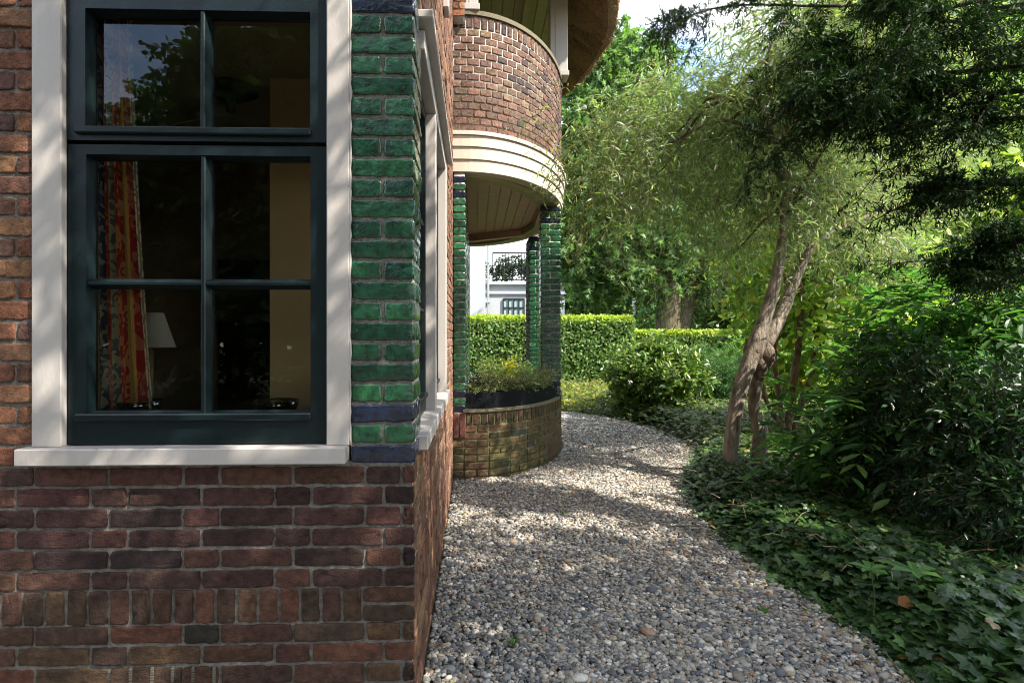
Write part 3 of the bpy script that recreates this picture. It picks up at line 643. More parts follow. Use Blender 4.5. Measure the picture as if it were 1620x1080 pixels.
# ------------------------------------------------------------ leaves
def tmpl(kind):
    if kind == 'lance': v = [(0, 0, 0), (.5, .3, .1), (-.5, .3, .1), (.42, .65, .08), (-.42, .65, .08), (0, 1, -.1)]; v = [(x*.13, y, z*.5) for x, y, z in v]; f = [(0, 1, 2), (2, 1, 3), (2, 3, 4), (4, 3, 5)]
    elif kind == 'ovate': v = [(0, 0, 0), (.30, .3, .06), (-.30, .3, .06), (.27, .65, .05), (-.27, .65, .05), (0, 1, -.08), (0, .5, -.02)]; f = [(0, 1, 6), (1, 3, 6), (3, 5, 6), (5, 4, 6), (4, 2, 6), (2, 0, 6)]
    elif kind == 'oblong': v = [(0, 0, 0), (.15, .3, .04), (-.15, .3, .04), (.17, .7, .04), (-.17, .7, .04), (0, 1, -.07), (0, .5, -.02)]; f = [(0, 1, 6), (1, 3, 6), (3, 5, 6), (5, 4, 6), (4, 2, 6), (2, 0, 6)]
    elif kind == 'star':
        v = [(0, .35, 0)]; 
        for i in range(5):
            for d, r in ((0, .68 if i != 2 else .75), (.5, .24)):
                an = math.radians(-130+65*(i+d)); v.append((math.sin(an)*r, .35+math.cos(an)*r, -.10 if d == 0 else .02))
        v = v[:-1]; v.append((0, 0, 0)); n = len(v); f = [(0, i, i+1) for i in range(1, n-1)]+[(0, n-1, 1)]
    elif kind == 'ivy':
        pts = [(0, 0), (.30, -.14), (.46, .10), (.34, .28), (.50, .52), (.22, .56), (0, 1), (-.22, .56), (-.50, .52), (-.34, .28), (-.46, .10), (-.30, -.14)]
        v = [(0, .3, .03)]+[(x, y, -.05 if abs(x) > .3 else 0) for x, y in pts]; n = len(v); f = [(0, i, i+1) for i in range(1, n-1)]+[(0, n-1, 1)]
    elif kind == 'needle': v = [(.07, 0, 0), (-.07, 0, 0), (.06, .8, 0), (-.06, .8, 0), (0, 1, 0)]; f = [(0, 2, 1), (1, 2, 3), (3, 2, 4)]
    elif kind == 'needle2': v = [(.12, 0, 0), (-.12, 0, 0), (.11, .75, 0), (-.11, .75, 0), (0, 1, 0)]; f = [(0, 2, 1), (1, 2, 3), (3, 2, 4)]
    elif kind == 'blob': v = [(0, 0, 0), (.42, .35, .06), (-.38, .30, .05), (.30, .8, -.05), (-.34, .7, -.03), (0, 1, -.08)]; f = [(0, 1, 2), (2, 1, 4), (4, 1, 3), (4, 3, 5)]
    return np.array(v, float), np.array(f)
def nrm(v): return v/(np.linalg.norm(v, axis=-1, keepdims=True)+1e-9)
def put_leaves(a, P, Dr, Nr, size, kind, col):
    tv, tf = tmpl(kind); n = len(P); Dr = nrm(Dr); Sd = nrm(np.cross(Dr, Nr)); Nr = np.cross(Sd, Dr); size = np.broadcast_to(size, n)[:, None, None]
    V = P[:, None]+size*(tv[None, :, 0, None]*Sd[:, None]+tv[None, :, 1, None]*Dr[:, None]+tv[None, :, 2, None]*Nr[:, None])
    a.add(V.reshape(-1, 3), (tf[None]+(np.arange(n)*len(tv))[:, None, None]).reshape(-1, 3), np.repeat(col, len(tv), 0))
def leafcol(n, cols, p=None, var=.25):
    cols = np.array(cols); c = cols[rng.choice(len(cols), n, p=p)]; return np.clip(c*rng.uniform(1-var, 1+var, (n, 1))*rng.uniform(.92, 1.08, (n, 3)), .002, .9)
def strips(a, P0, P1, P2, r, c):
    """thin 3-sided twigs through three points each"""
    n = len(P0); T = nrm(P2-P0); u = nrm(np.cross(T, rng.normal(size=(n, 3)))); w_ = np.cross(T, u); V = []
    for P, k in ((P0, 1), (P1, .8), (P2, .35)):
        for i in range(3): an = i*2.094; V.append(P+(u*math.cos(an)+w_*math.sin(an))*r*k)
    V = np.stack(V, 1).reshape(-1, 3); f = np.array([[r_*3+i, r_*3+(i+1) % 3, r_*3+3+(i+1) % 3, r_*3+3+i] for r_ in range(2) for i in range(3)])
    a.add(V, (f[None]+(np.arange(n)*9)[:, None, None]).reshape(-1, 4), c)
def foliage(al, aw, C, R, ntw, L_, nleaf, size, kind, cols, p=None, droop=.5, out=.8, upn=.6, wood=(.10, .08, .05), twr=.002, flat=1., spread=.8, center=None, pinnate=False, var=.25):
    C = np.asarray(C, float).reshape(-1, 3); R = np.broadcast_to(np.asarray(R, float), len(C)); wgt = R**2/np.sum(R**2)
    ci = rng.choice(len(C), ntw, p=wgt); g = nrm(rng.normal(size=(ntw, 3)))*(rng.random((ntw, 1))**.45); g[:, 2] *= flat
    P0 = C[ci]+g*R[ci][:, None]; base = nrm(g+1e-6)*out+rng.normal(0, .5, (ntw, 3))
    if center is not None: base += nrm(P0-np.asarray(center))*.7
    dr = nrm(base); Ln = L_*rng.uniform(.6, 1.25, (ntw, 1)); down = np.array([0, 0, -1.])
    at = lambda s: P0+dr*Ln*s+down*droop*Ln*s*s
    if aw is not None: strips(aw, at(0), at(.5), at(1), twr, wood)
    lat = nrm(np.cross(dr, np.array([0, 0, 1.])+rng.normal(0, .25 if pinnate else .8, (ntw, 3))))
    tone = rng.uniform(.8, 1.2, (ntw, 1))
    for j in range(nleaf):
        s = (j+.6)/nleaf; sg = 1 if j % 2 else -1
        if pinnate: s = (j//2+.8)/(nleaf/2+.3)
        tan = nrm(dr+down*2*droop*s); ld = nrm(tan*.7+lat*sg*spread+rng.normal(0, .12 if pinnate else .3, (ntw, 3))+down*.15*droop)
        nn = nrm(np.array([0, 0, 1.])*upn+rng.normal(0, .3 if pinnate else .6, (ntw, 3))+SUNV*.3)
        put_leaves(al, at(s)+(0 if pinnate else rng.normal(0, .004, (ntw, 3))), ld, nn, size*rng.uniform(.7, 1.25, ntw), kind, leafcol(ntw, cols, p, var)*tone)
SUNV = np.array(SUN)
def branches(aw, frm, C, r0, c, k=6, sag=.0):
    for q in C:
        f = frm[rng.integers(len(frm))] if isinstance(frm, list) else frm; f = np.array(f); q = np.array(q)
        m1 = f*.65+q*.35+rng.normal(0, .06, 3)*np.linalg.norm(q-f); m1[2] += .12*np.linalg.norm(q-f); m2 = f*.3+q*.7+rng.normal(0, .05, 3)*np.linalg.norm(q-f)
        tube(aw, [f, m1, m2, q], [r0, r0*.7, r0*.45, r0*.18], k=k, c=c, n=4, noise=.06)
def clumps(c, rad, n, r, shell=.6):
    g = nrm(rng.normal(size=(n, 3)))*(shell+(1-shell)*rng.random((n, 1))); return np.array(c)+g*np.array(rad), r*rng.uniform(.7, 1.3, n)

# ---- narrow-leaved tree with the twin trunk
P3 = lambda px, py, Y: (lambda q: (q[0], Y, q[1]))(W(px, py, Y))
BK = (.22, .18, .135)
t = thing('weeping_pear_tree', 'small tree with fine narrow grey green leaves on a twin trunk beside the gravel path', 'tree', (G(1165, 765)[0], G(1165, 765)[1], 0))
a = Acc(); YT = G(1160, 768)[1]
tube(a, [P3(1166, 800, YT), P3(1160, 765, YT), P3(1155, 725, YT), P3(1158, 688, YT), P3(1167, 629, YT), P3(1182, 581, YT), P3(1198, 541, YT), P3(1206, 515, YT), P3(1220, 470, YT), P3(1230, 430, YT), P3(1238, 370, YT), P3(1244, 310, YT), P3(1236, 240, YT-.1), P3(1200, 160, YT-.1)], [.085, .066, .060, .058, .060, .064, .072, .058, .049, .044, .037, .030, .022, .010], k=16, c=BK, noise=.06)
YT2 = YT+.22
tube(a, [P3(1206, 775, YT2), P3(1199, 735, YT2), P3(1203, 685, YT2), P3(1194, 648, YT2), P3(1196, 609, YT+.16), P3(1207, 560, YT+.10)], [.08, .064, .058, .052, .048, .06], k=14, c=BK, noise=.07)
tube(a, [P3(1208, 550, YT+.08), P3(1236, 497, YT+.14), P3(1250, 462, YT+.18), P3(1266, 424, YT+.2), P3(1284, 392, YT+.22), P3(1310, 370, YT+.3), P3(1380, 340, YT+.5), P3(1450, 320, YT+.7)], [.062, .054, .048, .042, .036, .026, .016, .008], k=12, c=BK, noise=.07)
for (px, py, r, dx) in ((1190, 556, .070, -.035), (1209, 562, .066, .02), (1199, 537, .070, -.01), (1201, 580, .055, 0)):
    q = P3(px, py, YT+.03); tube(a, [(q[0], q[1], q[2]-.11), (q[0], q[1]-.01, q[2]-.03), (q[0]+dx*.5, q[1]-.02, q[2]+.03), (q[0]+dx, q[1], q[2]+.10)], [r*.6, r, r*.95, r*.3], k=16, c=(.15, .11, .08), noise=.10)
pc = [(1010, 215, 4.7), (1080, 170, 4.8), (985, 300, 4.7), (1160, 130, 4.9), (1150, 230, 5.3), (1070, 270, 5.2), (1240, 190, 5.4), (1130, 310, 5.5), (1330, 250, 5.4), (1270, 270, 5.6), (1390, 330, 5.7), (955, 235, 4.6), (1230, 110, 5.4), (1430, 220, 5.8), (1330, 130, 5.8), (1180, 190, 4.6), (1330, 330, 5.6), (1460, 300, 6.0), (1500, 210, 6.2), (1430, 120, 6.2), (1190, 350, 5.9), (1290, 180, 4.7), (1150, 400, 5.9), (1290, 60, 4.2), (1350, 90, 4.1), (1240, 50, 4.4), (1400, 40, 4.2), (1330, 20, 4.6), (1460, 60, 4.3), (1250, 330, 4.6), (1320, 345, 4.7), (1190, 325, 4.7), (1385, 375, 5.0), (1300, 290, 4.5), (1350, 300, 4.9), (1220, 280, 4.6), (1420, 400, 5.4)]
CC = [P3(*p) for p in pc]; CR = [.22 if q[1] > 340 or (q[1] > 270 and q[2] < 5.1) else .3 if q[0] < 1000 else .39 for q in pc]
branches(a, [P3(1240, 350, YT), P3(1246, 300, YT), P3(1238, 230, YT-.1), P3(1190, 160, YT-.1)], CC, .018, (.12, .09, .06))
al = Acc()
PC = [(.22, .30, .14), (.16, .24, .10), (.32, .38, .20), (.20, .26, .14), (.36, .37, .18)]
foliage(al, a, CC, CR, 5600, .36, 10, .082, 'lance', PC, droop=.65, out=.8, twr=.0020, wood=(.20, .18, .08), spread=1.0)
foliage(al, a, [P3(880, 175, 4.3), P3(905, 310, 4.4), P3(925, 340, 4.5), P3(930, 280, 4.4)], .15, 60, .3, 9, .065, 'lance', [(.16, .19, .06), (.2, .22, .08)], droop=.4, out=.9)
foliage(al, a, [P3(985, 370, 4.8), P3(1000, 430, 4.9), P3(1060, 440, 5.2), P3(1110, 460, 5.3), P3(1350, 400, 5.8), P3(1420, 400, 5.9)], .18, 110, .3, 9, .065, 'lance', PC, droop=.6, out=.9)
a.build('trunk', M['bark'], t, smooth=True); al.build('crown', M['leaf'], t)

# ---- star-leaved tree behind the hedge
t = thing('sweetgum_tree', 'tall bright green tree with star shaped leaves and a forked trunk behind the hedge', 'tree', (*W(1058, 540, 16)[:1], 16, 0))
a = Acc(); BK2 = (.12, .095, .06)
tube(a, [P3(1052, 640, 16), P3(1056, 530, 16), P3(1058, 460, 16), P3(1050, 380, 16), P3(1035, 280, 16), P3(1020, 160, 16)], [.42, .35, .33, .26, .18, .06], k=14, c=BK2, noise=.05)
tube(a, [P3(1068, 640, 16.2), P3(1078, 520, 16.3), P3(1098, 440, 16.4), P3(1115, 330, 16.5), P3(1130, 220, 16.5)], [.26, .24, .2, .15, .05], k=12, c=BK2, noise=.05)
CC = [P3(p, q, Y) for p, q, Y in ((930, 110, 16.6), (980, 90, 17), (1030, 110, 17.5), (920, 190, 16.4), (980, 180, 16.6), (1050, 190, 17), (910, 290, 16.2), (960, 280, 16.2), (1020, 280, 16.4), (1080, 290, 16.6), (895, 375, 16.2), (950, 375, 16), (1000, 385, 16), (1060, 370, 16), (1120, 370, 16.6), (925, 425, 16.2), (980, 415, 16), (1110, 420, 16.4), (1150, 300, 17), (1130, 180, 17), (1030, 425, 16.2), (905, 340, 16.4), (905, 240, 16.6), (1160, 400, 16.8))]
branches(a, [P3(1058, 440, 16), P3(1050, 360, 16), P3(1035, 280, 16)], CC, .09, BK2)
al = Acc(); foliage(al, a, CC, [.85]*len(CC), 4600, .55, 7, .17, 'star', [(.13, .23, .065), (.10, .18, .055), (.18, .28, .10), (.07, .13, .045)], droop=.5, out=.8, twr=.006)
a.build('trunk', M['bark'], t, smooth=True); al.build('crown', M['leaf'], t)

# ---- hedges
def hedge(name, label, x0, x1, y0, y1, z1, n, size, z0=.02):
    t = thing(name, label, 'hedge', ((x0+x1)/2, (y0+y1)/2, 0), 'clipped hedges behind the garden'); a = Acc()
    box(a, x0+.12, x1-.12, y0+.14, y1-.14, z0, z1-.14, (.012, .018, .008)); a.build('hedge_core', M['plain'], t)
    al = Acc(); Pp = []; Nn = []
    A = [((x1-x0)*(z1-z0), 0), ((x1-x0)*(y1-y0), 1), ((y1-y0)*(z1-z0), 2), ((y1-y0)*(z1-z0), 3)]; tot = sum(q[0] for q in A)
    for ar, k in A:
        m_ = int(n*ar/tot); r1, r2 = rng.random(m_), rng.random(m_); d = -np.abs(rng.normal(0, .05, m_))+.03*vnoise(r1*(x1-x0), r2*(z1-z0), .25, 4)*1.5
        if k == 0: P = np.c_[x0+r1*(x1-x0), y0-d, z0+r2*(z1-z0)]; nn = (0, -1, .3)
        elif k == 1: P = np.c_[x0+r1*(x1-x0), y0+r2*(y1-y0), z1+d]; nn = (0, -.3, 1)
        elif k == 2: P = np.c_[x1+d, y0+r1*(y1-y0), z0+r2*(z1-z0)]; nn = (1, 0, .3)
        else: P = np.c_[x0-d, y0+r1*(y1-y0), z0+r2*(z1-z0)]; nn = (-1, 0, .3)
        Pp.append(P); Nn.append(np.tile(nn, (m_, 1)))
    P = np.concatenate(Pp); Nn = np.concatenate(Nn)+rng.normal(0, .55, (len(P), 3)); m_ = len(P)
    top = np.clip((P[:, 2]-z1+.16)/.12, 0, 1)[:, None]  # sunlight through the top leaves is put into a yellower leaf colour
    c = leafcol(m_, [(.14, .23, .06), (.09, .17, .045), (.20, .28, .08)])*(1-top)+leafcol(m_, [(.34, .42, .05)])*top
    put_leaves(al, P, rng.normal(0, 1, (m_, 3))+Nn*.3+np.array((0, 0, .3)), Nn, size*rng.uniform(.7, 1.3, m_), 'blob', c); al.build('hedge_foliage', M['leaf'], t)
hx = W(1002, 500, 14)[0]
hedge('hedge', 'taller clipped beech hedge left of the step, seen through the porch', -7, hx, 14, 15.1, 1.72, 36000, .07)
hedge('hedge', 'lower clipped hedge running right of the step behind the rounded shrub', hx+.02, 15, 14.9, 15.8, 1.37, 30000, .07)
a = Acc(); 
for i in range(26): box(a, -2+i*.32, -2+i*.32+.31, 13.5+.01*(i % 3), 13.75, 0, .13+.01*rng.random(), bev=.012)
a.build('stone_edging', M['stone'], label='low pale stone kerb at the foot of the tall hedge', category='kerb')

# ---- shrubs
def shrub(name, label, px, Y, stems, CC, CR, **kw):
    mat_ = kw.pop('mat', 'leaf'); bx_ = W(px, 600, Y)[0]; t = thing(name, label, 'shrub', (bx_, Y, 0)); a = Acc(); al = Acc()
    st = kw.pop('stemc', (.10, .07, .045)); sr = kw.pop('stemr', .02)
    for (q, r) in stems: tube(a, q, r, k=8, c=st, noise=.08)
    branches(a, [(bx_+rng.normal(0, .06), Y+rng.normal(0, .06), .0) for _ in range(5)] if not stems else [tuple(stems[0][0][-1])], CC, sr, st)
    for k in (kw.pop('sets') if 'sets' in kw else [kw]): foliage(al, a, CC, CR, **k)
    a.build('stems', M['bark'], t, smooth=True); al.build('foliage', M[mat_], t); return t
cx, cz = W(1040, 600, 8.7)
C1, R1 = clumps((cx, 8.8, .50), (.86, .6, .44), 26, .26, .5)
C1 = np.vstack([C1, [(cx+.05, 8.7, .95), (cx-.1, 8.6, .85), (cx+.2, 8.8, .85)]]); R1 = np.r_[R1, [.22, .25, .22]]
shrub('rhododendron', 'rounded rhododendron with glossy light green rosettes at the far bend of the path', 1040, 8.8, [], C1, R1, mat='leaf_gloss', ntw=2000, L_=.12, nleaf=9, size=.095, kind='oblong', cols=[(.15, .23, .05), (.10, .18, .04), (.22, .28, .07), (.07, .13, .03)], droop=-.3, out=.9, spread=1.2, twr=.003, upn=1.)
cx, _ = W(1140, 600, 9.6); C1, R1 = clumps((cx+.25, 9.7, .55), (.75, .5, .5), 16, .26, .4)
shrub('evergreen_shrub', 'dark green feathery shrub behind the twin trunk, right of the rounded shrub', 1140, 9.7, [], C1, R1, ntw=1300, L_=.3, nleaf=14, size=.075, kind='lance', cols=[(.06, .15, .035), (.04, .10, .03), (.08, .19, .045)], droop=.3, out=.8)
# twisted stems with large round leaves
Y6 = 6.4; ST = []
for P, R in (([(1245, 690), (1250, 640), (1262, 560), (1268, 470), (1262, 430), (1285, 415), (1300, 440), (1325, 440), (1350, 400)], .045), ([(1240, 690), (1232, 620), (1225, 560), (1238, 500), (1242, 440), (1220, 400)], .032), ([(1252, 690), (1282, 600), (1290, 540), (1310, 480), (1345, 440), (1400, 420)], .03), ([(1250, 690), (1215, 640), (1205, 600), (1196, 560)], .03), ([(1255, 680), (1270, 620), (1300, 560), (1280, 500), (1310, 470)], .022)):
    ST.append(([P3(p, q, Y6+.1*i/len(P)) for i, (p, q) in enumerate(P)], [R*(1-.65*i/(len(P)-1)) for i in range(len(P))]))
CC = [P3(p, q, Y) for p, q, Y in ((1180, 430, 6.5), (1240, 470, 6.9), (1310, 460, 6.3), (1370, 440, 6.5), (1420, 490, 6.2), (1330, 530, 6.0), (1270, 540, 7.0), (1400, 560, 5.8), (1210, 380, 6.9), (1340, 390, 6.8), (1290, 620, 6.8), (1460, 430, 6.9), (1500, 480, 6.8), (1200, 500, 7.3))]
shrub('witch_hazel', 'large leaved shrub with twisted brown stems right of the twin trunk', 1248, Y6, ST, CC, [.36]*len(CC), stemc=(.15, .09, .06), stemr=.014, ntw=820, L_=.3, nleaf=6, size=.11, kind='ovate', cols=[(.26, .37, .06), (.19, .30, .05), (.36, .42, .07), (.12, .21, .04), (.48, .42, .05)], p=[.32, .27, .2, .17, .04], droop=.35, out=.7, upn=.35)
# pinnate shrub, near right
CC = [P3(p, q, Y) for p, q, Y in ((1480, 480, 3.9), (1560, 470, 3.8), (1540, 520, 3.6), (1440, 540, 4.0), (1600, 540, 3.7), (1400, 610, 3.9), (1330, 680, 4.1), (1290, 720, 4.0), (1380, 670, 3.7), (1470, 600, 3.7), (1620, 610, 3.5), (1440, 520, 4.2), (1700, 520, 3.7))]
shrub('mahonia_shrub', 'broad arching shrub with paired leaflets at the right, above the ivy', 1450, 4.1, [], CC, [.26]*len(CC), stemc=(.16, .09, .06), stemr=.012, ntw=480, L_=.42, nleaf=12, size=.115, kind='oblong', cols=[(.09, .22, .05), (.06, .15, .04), (.14, .27, .06), (.04, .11, .03)], droop=.35, out=.9, upn=1.4, pinnate=True, spread=1.0)
CC = [P3(p, q, Y) for p, q, Y in ((1420, 600, 3.5), (1500, 620, 3.3), (1580, 640, 3.1), (1440, 680, 3.5), (1530, 700, 3.1), (1600, 720, 2.9), (1490, 760, 3.2), (1580, 800, 2.8), (1640, 800, 2.7), (1420, 740, 3.6), (1640, 660, 2.9), (1390, 720, 3.7), (1640, 880, 2.6))]
NC = [(.018, .048, .014), (.011, .032, .010), (.032, .070, .018)]
shrub('yew_shrub', 'dark dense evergreen shrub low at the right edge, over the ivy', 1560, 3.3, [], CC, [.26]*len(CC), mat='leaf_gloss', stemr=.012, sets=[dict(ntw=1500, L_=.16, nleaf=9, size=.05, kind='oblong', cols=[(.02, .06, .018), (.014, .042, .014), (.04, .09, .025)], droop=.3, out=.8, upn=1.1), dict(ntw=900, L_=.14, nleaf=12, size=.035, kind='needle', cols=NC, droop=.3, out=.8, upn=.9)])
# bare reddish stems leaning out under it
for (P, R, lab) in (([(1480, 800, 3.3), (1460, 735, 3.3), (1438, 700, 3.35)], .012, 'reddish bare stem leaning left under the dark yew shrub'), ([(1445, 800, 3.4), (1400, 750, 3.5), (1370, 700, 3.6)], .008, 'thin pale stem left of the reddish stem, in the ivy')):
    a = Acc(); tube(a, [P3(*p) for p in P], [R, R*.8, R*.4], k=7, c=(.16, .085, .055), noise=.1); a.build('bare_stem', M['bark'], smooth=True, label=lab, category='stem')

# ---- the overhanging yew: trunk right of the camera, boughs into the top of the picture
t = thing('yew_tree', 'dark yew whose boughs hang into the top right of the garden', 'tree', (4.6, .6, 0))
a = Acc(); YB_ = (.05, .035, .025); tube(a, [(4.6, .6, -.1), (4.5, .6, 1.0), (4.3, .5, 2.4), (4.1, .3, 4.0), (4.0, .2, 5.6)], [.26, .22, .19, .13, .04], k=12, c=YB_, noise=.08)
bough = []
def bo(P, r=.03):
    tube(a, P, [r]+list(np.linspace(r*.45, r*.12, len(P)-1)), k=7, c=YB_, noise=.06); q = smoothpath(P, 5); bough.append(q[q[:, 1] > 1.0])
bo([(4.4, .6, 2.0), P3(1560, 110, 3.0), P3(1440, 110, 3.1), P3(1330, 130, 3.2), P3(1270, 150, 3.3)])
bo([(4.3, .6, 2.6), P3(1600, 20, 3.2), P3(1450, 10, 3.5), P3(1300, 10, 3.8), P3(1150, 10, 4.0), P3(1050, 40, 4.1)], .035)
bo([(4.4, .6, 1.9), P3(1580, 190, 2.9), P3(1470, 180, 3.0), P3(1370, 170, 3.1), P3(1290, 190, 3.15)])
bo([(4.4, .6, 1.6), P3(1660, 290, 2.8), P3(1600, 285, 2.9), P3(1540, 300, 3.0), P3(1480, 290, 3.1)])
bo([(4.4, .6, 1.5), P3(1620, 425, 3.1), P3(1560, 425, 3.2), P3(1510, 412, 3.3)], .02)
bo([(4.4, .6, 1.6), P3(1660, 380, 3.0), P3(1620, 375, 3.1), P3(1585, 360, 3.2)])
bo([(4.4, .6, 2.2), P3(1640, 70, 3.0), P3(1540, 60, 3.1), P3(1440, 70, 3.2), P3(1360, 90, 3.3), P3(1300, 70, 3.4)])
bo([(4.4, .6, 2.4), P3(1660, 0, 2.9), P3(1560, 0, 3.0), P3(1460, 20, 3.1), P3(1380, -10, 3.3)])
bo([(4.4, .6, 2.0), P3(1650, 140, 2.8), P3(1580, 150, 2.9), P3(1510, 130, 3.0), P3(1440, 150, 3.1)])
sub = []
for B in bough:
    for q in B[::2]:
        for sg in (-1, 1):
            if rng.random() < .56: continue
            L1 = rng.uniform(.12, .50); d = nrm(np.array([rng.normal(-.5, .5), sg*rng.uniform(.3, 1.), rng.uniform(-.9, .25)])); e = [q+d*L1*k+np.array([0, 0, -.25])*L1*k*k for k in (0, .35, .7, 1)]
            tube(a, e, [.006, .005, .003, .002], k=4, c=YB_, n=2); sub += [(e[1], .05), (e[2], .065), (e[3], .05)]
    sub += [(q, .06) for q in B[::2]]+[(B[-1], .10), (B[-2], .08), (B[-3], .08)]
al = Acc(); SC = np.array([q for q, r_ in sub]); SR = np.array([r_ for q, r_ in sub])
foliage(al, a, SC, SR, 6200, .11, 15, .028, 'needle2', NC, droop=.35, out=1.1, upn=1.6, wood=(.05, .045, .02), twr=.0012, flat=.6)
# unseen high crown over and behind the camera, shaped to shade path and front wall
hi = []
for gx_ in np.arange(-.5, 5.8, .52):
    for gy_ in np.arange(-1.3, 2.05, .52):
        if gx_ > 4.4 and gy_ > .9 or (gx_ > 3.5 and gy_ > 1.5) or (gx_ < 1 and gy_ > 1.7): continue
        if rng.random() < .16 or (.1 < gx_ < 1.5 and abs(gy_-(1.18-.6*gx_)) < .33 and rng.random() < .8): continue  # gap cut in the unseen crown so sun reaches the curtain
        hi.append((gx_+rng.normal(0, .12), gy_+rng.normal(0, .12), 4.15+.28*math.sin(gx_*1.7)+rng.normal(0, .2)))
for an in np.linspace(0, 2*math.pi, 12, endpoint=False): hi.append((4.2+1.1*math.cos(an), -.2+1.2*math.sin(an), 5.0+rng.normal(0, .2)))
hi = np.array(hi); branches(a, [(4.2, .4, 3.0), (4.1, .3, 3.8)], hi, .035, YB_, k=5)
foliage(al, None, hi, [.36]*len(hi), 4300, .30, 12, .075, 'needle2', NC, droop=.4, out=.8, upn=.9, flat=.5)
a.build('trunk', M['bark'], t, smooth=True); al.build('crown', M['needle'], t)

# ---- trees behind the camera: mirrored in the window
def big_tree(name, label, x, y, hgt, CC, CR, ntw, size, cols, bark=(.10, .08, .055), kind='blob', group=None, L_=.6, nleaf=8, tr=.2):
    t = thing(name, label, 'tree', (x, y, 0), group); a = Acc()
    tube(a, [(x, y, -.1), (x+.05, y, hgt*.25), (x-.1, y+.1, hgt*.55), (x, y, hgt*.85)], [tr*1.2, tr, tr*.65, tr*.15], k=10, c=bark, noise=.06)
    branches(a, [(x, y, hgt*.35), (x-.1, y, hgt*.5), (x, y, hgt*.7)], CC, tr*.3, bark)
    al = Acc(); foliage(al, a, CC, CR, ntw, L_, nleaf, size, kind, cols, droop=.35, out=.9, twr=.006)
    a.build('trunk', M['bark'], t, smooth=True); al.build('crown', M['leaf'], t)
GR = [(.05, .10, .025), (.035, .075, .02), (.08, .13, .03)]
for i, (x, y, h, cz_, rad) in enumerate(((-7.6, -9, 6.2, 3.2, (2.3, 1.6, 2.9)), (-2.0, -6.5, 9.5, 4.6, (2.3, 1.4, 4.6)), (2.6, -7.5, 11, 5.2, (2.6, 1.6, 5.2)), (-12, -10, 6.5, 3.2, (2.8, 1.6, 3.0)), (-5.0, -8.5, 8.2, 4.0, (1.9, 1.4, 4.0)))):
    C1, R1 = clumps((x, y, cz_), rad, 40, .75, .3)
    big_tree('garden_tree', ['leafy garden tree mirrored in the window under the patch of sky', 'leafy garden tree mirrored in the window, right behind the viewer', 'tallest garden tree mirrored in the right panes', 'garden tree at the far left edge of the mirror image', 'narrow garden tree mirrored between the taller ones'][i], x, y, h, C1, R1, 5200, .14, GR)
# ---- background trees to the right, beyond the hedge
bgt = [(9.5, 20, 8, 4.6, (3.0, 2.0, 3.6), 'broad green tree beyond the low hedge, right of the forked trunk'), (14.5, 19, 13, 6.8, (3.4, 2.0, 6.0), 'tall light green tree beyond the hedge behind the narrow leaved tree'), (20.5, 20, 16, 8.0, (4.0, 2.2, 7.6), 'tallest background tree at the right edge'), (11.5, 13, 5.5, 3.6, (2.3, 1.6, 2.4), 'yellow green tree close behind the twisted shrub'), (17, 26, 10, 6, (4, 2, 5), 'far tree between the two nearer background crowns'), (6.2, 27, 7, 4.2, (2.4, 2, 2.6), 'distant small tree seen past the forked trunk')]
for i, (x, y, h, cz_, rad, lab) in enumerate(bgt):
    C1, R1 = clumps((x, y, cz_), rad, 34 if h < 10 else 60, 1.0, .35)
    big_tree('background_tree', lab, x, y, h, C1, R1, 4200 if h < 10 else 6500, .20, [[(.12, .24, .06), (.09, .19, .05), (.17, .29, .07)], [(.20, .28, .07), (.15, .23, .06), (.26, .32, .09)], [(.16, .26, .06), (.11, .20, .05), (.22, .31, .07)], [(.22, .32, .05), (.17, .26, .05), (.30, .36, .07)], [(.12, .20, .05), (.09, .16, .05)], [(.10, .20, .05), (.15, .24, .07)]][i], L_=.8, tr=.28)
# understorey shrubs between
for i, (px, Y, h, lab) in enumerate(((1330, 9.5, 1.5, 'bright green understorey shrub behind the twisted stems'), (1480, 8.5, 1.6, 'leafy understorey shrub behind the broad arching shrub'), (1600, 7, 1.6, 'leafy understorey shrub near the right edge'), (1230, 12.5, 1.3, 'understorey shrub in front of the low hedge behind the twin trunk'))):
    x = W(px, 600, Y)[0]; C1, R1 = clumps((x, Y, h*.5), (1.2, .6, h*.45), 22, .32, .4)
    shrub('garden_shrub', lab, px, Y, [], C1, R1, ntw=1500, L_=.28, nleaf=8, size=.09, kind='ovate', cols=[(.16, .28, .05), (.11, .20, .045), (.23, .32, .06)], droop=.3, out=.8)

# ------------------------------------------------------------ ivy and low ground cover
def bedz(x, y): return .02+.10*vnoise(x, y, .6, 6)+.05*vnoise(x, y, .22, 8)
def onbed(n, y0, y1, xmax, jx=.04):
    y = rng.uniform(y0, y1, n); x0_ = edge_x(y)+np.abs(rng.normal(0, jx, n))-.06; x = x0_+rng.random(n)*np.maximum(xmax-x0_, .01); k = (x < 1.05*y+.3); return x[k], y[k]
al = Acc()
def ivy(n, y0, y1, xm, size, cols, p=None, lift=.12):
    x, y = onbed(n, y0, y1, xm); m_ = len(x); dd = x-edge_x(y); z = bedz(x, y)*np.clip(dd/.25, .15, 1)+rng.random(m_)*lift*np.clip(dd/.3+.1, 0, 1)
    an = rng.uniform(0, 6.28, m_); dr = np.c_[np.cos(an), np.sin(an)-.35, rng.normal(-.15, .25, m_)]
    put_leaves(al, np.c_[x, y, z], dr, np.c_[rng.normal(0, .35, m_), rng.normal(-.2, .35, m_), np.ones(m_)], size*rng.uniform(.55, 1.25, m_), 'ivy', leafcol(m_, cols, p))
IV = [(.034, .078, .020), (.046, .100, .024), (.022, .052, .016), (.09, .17, .04), (.20, .14, .04)]; IP = [.34, .28, .26, .10, .02]
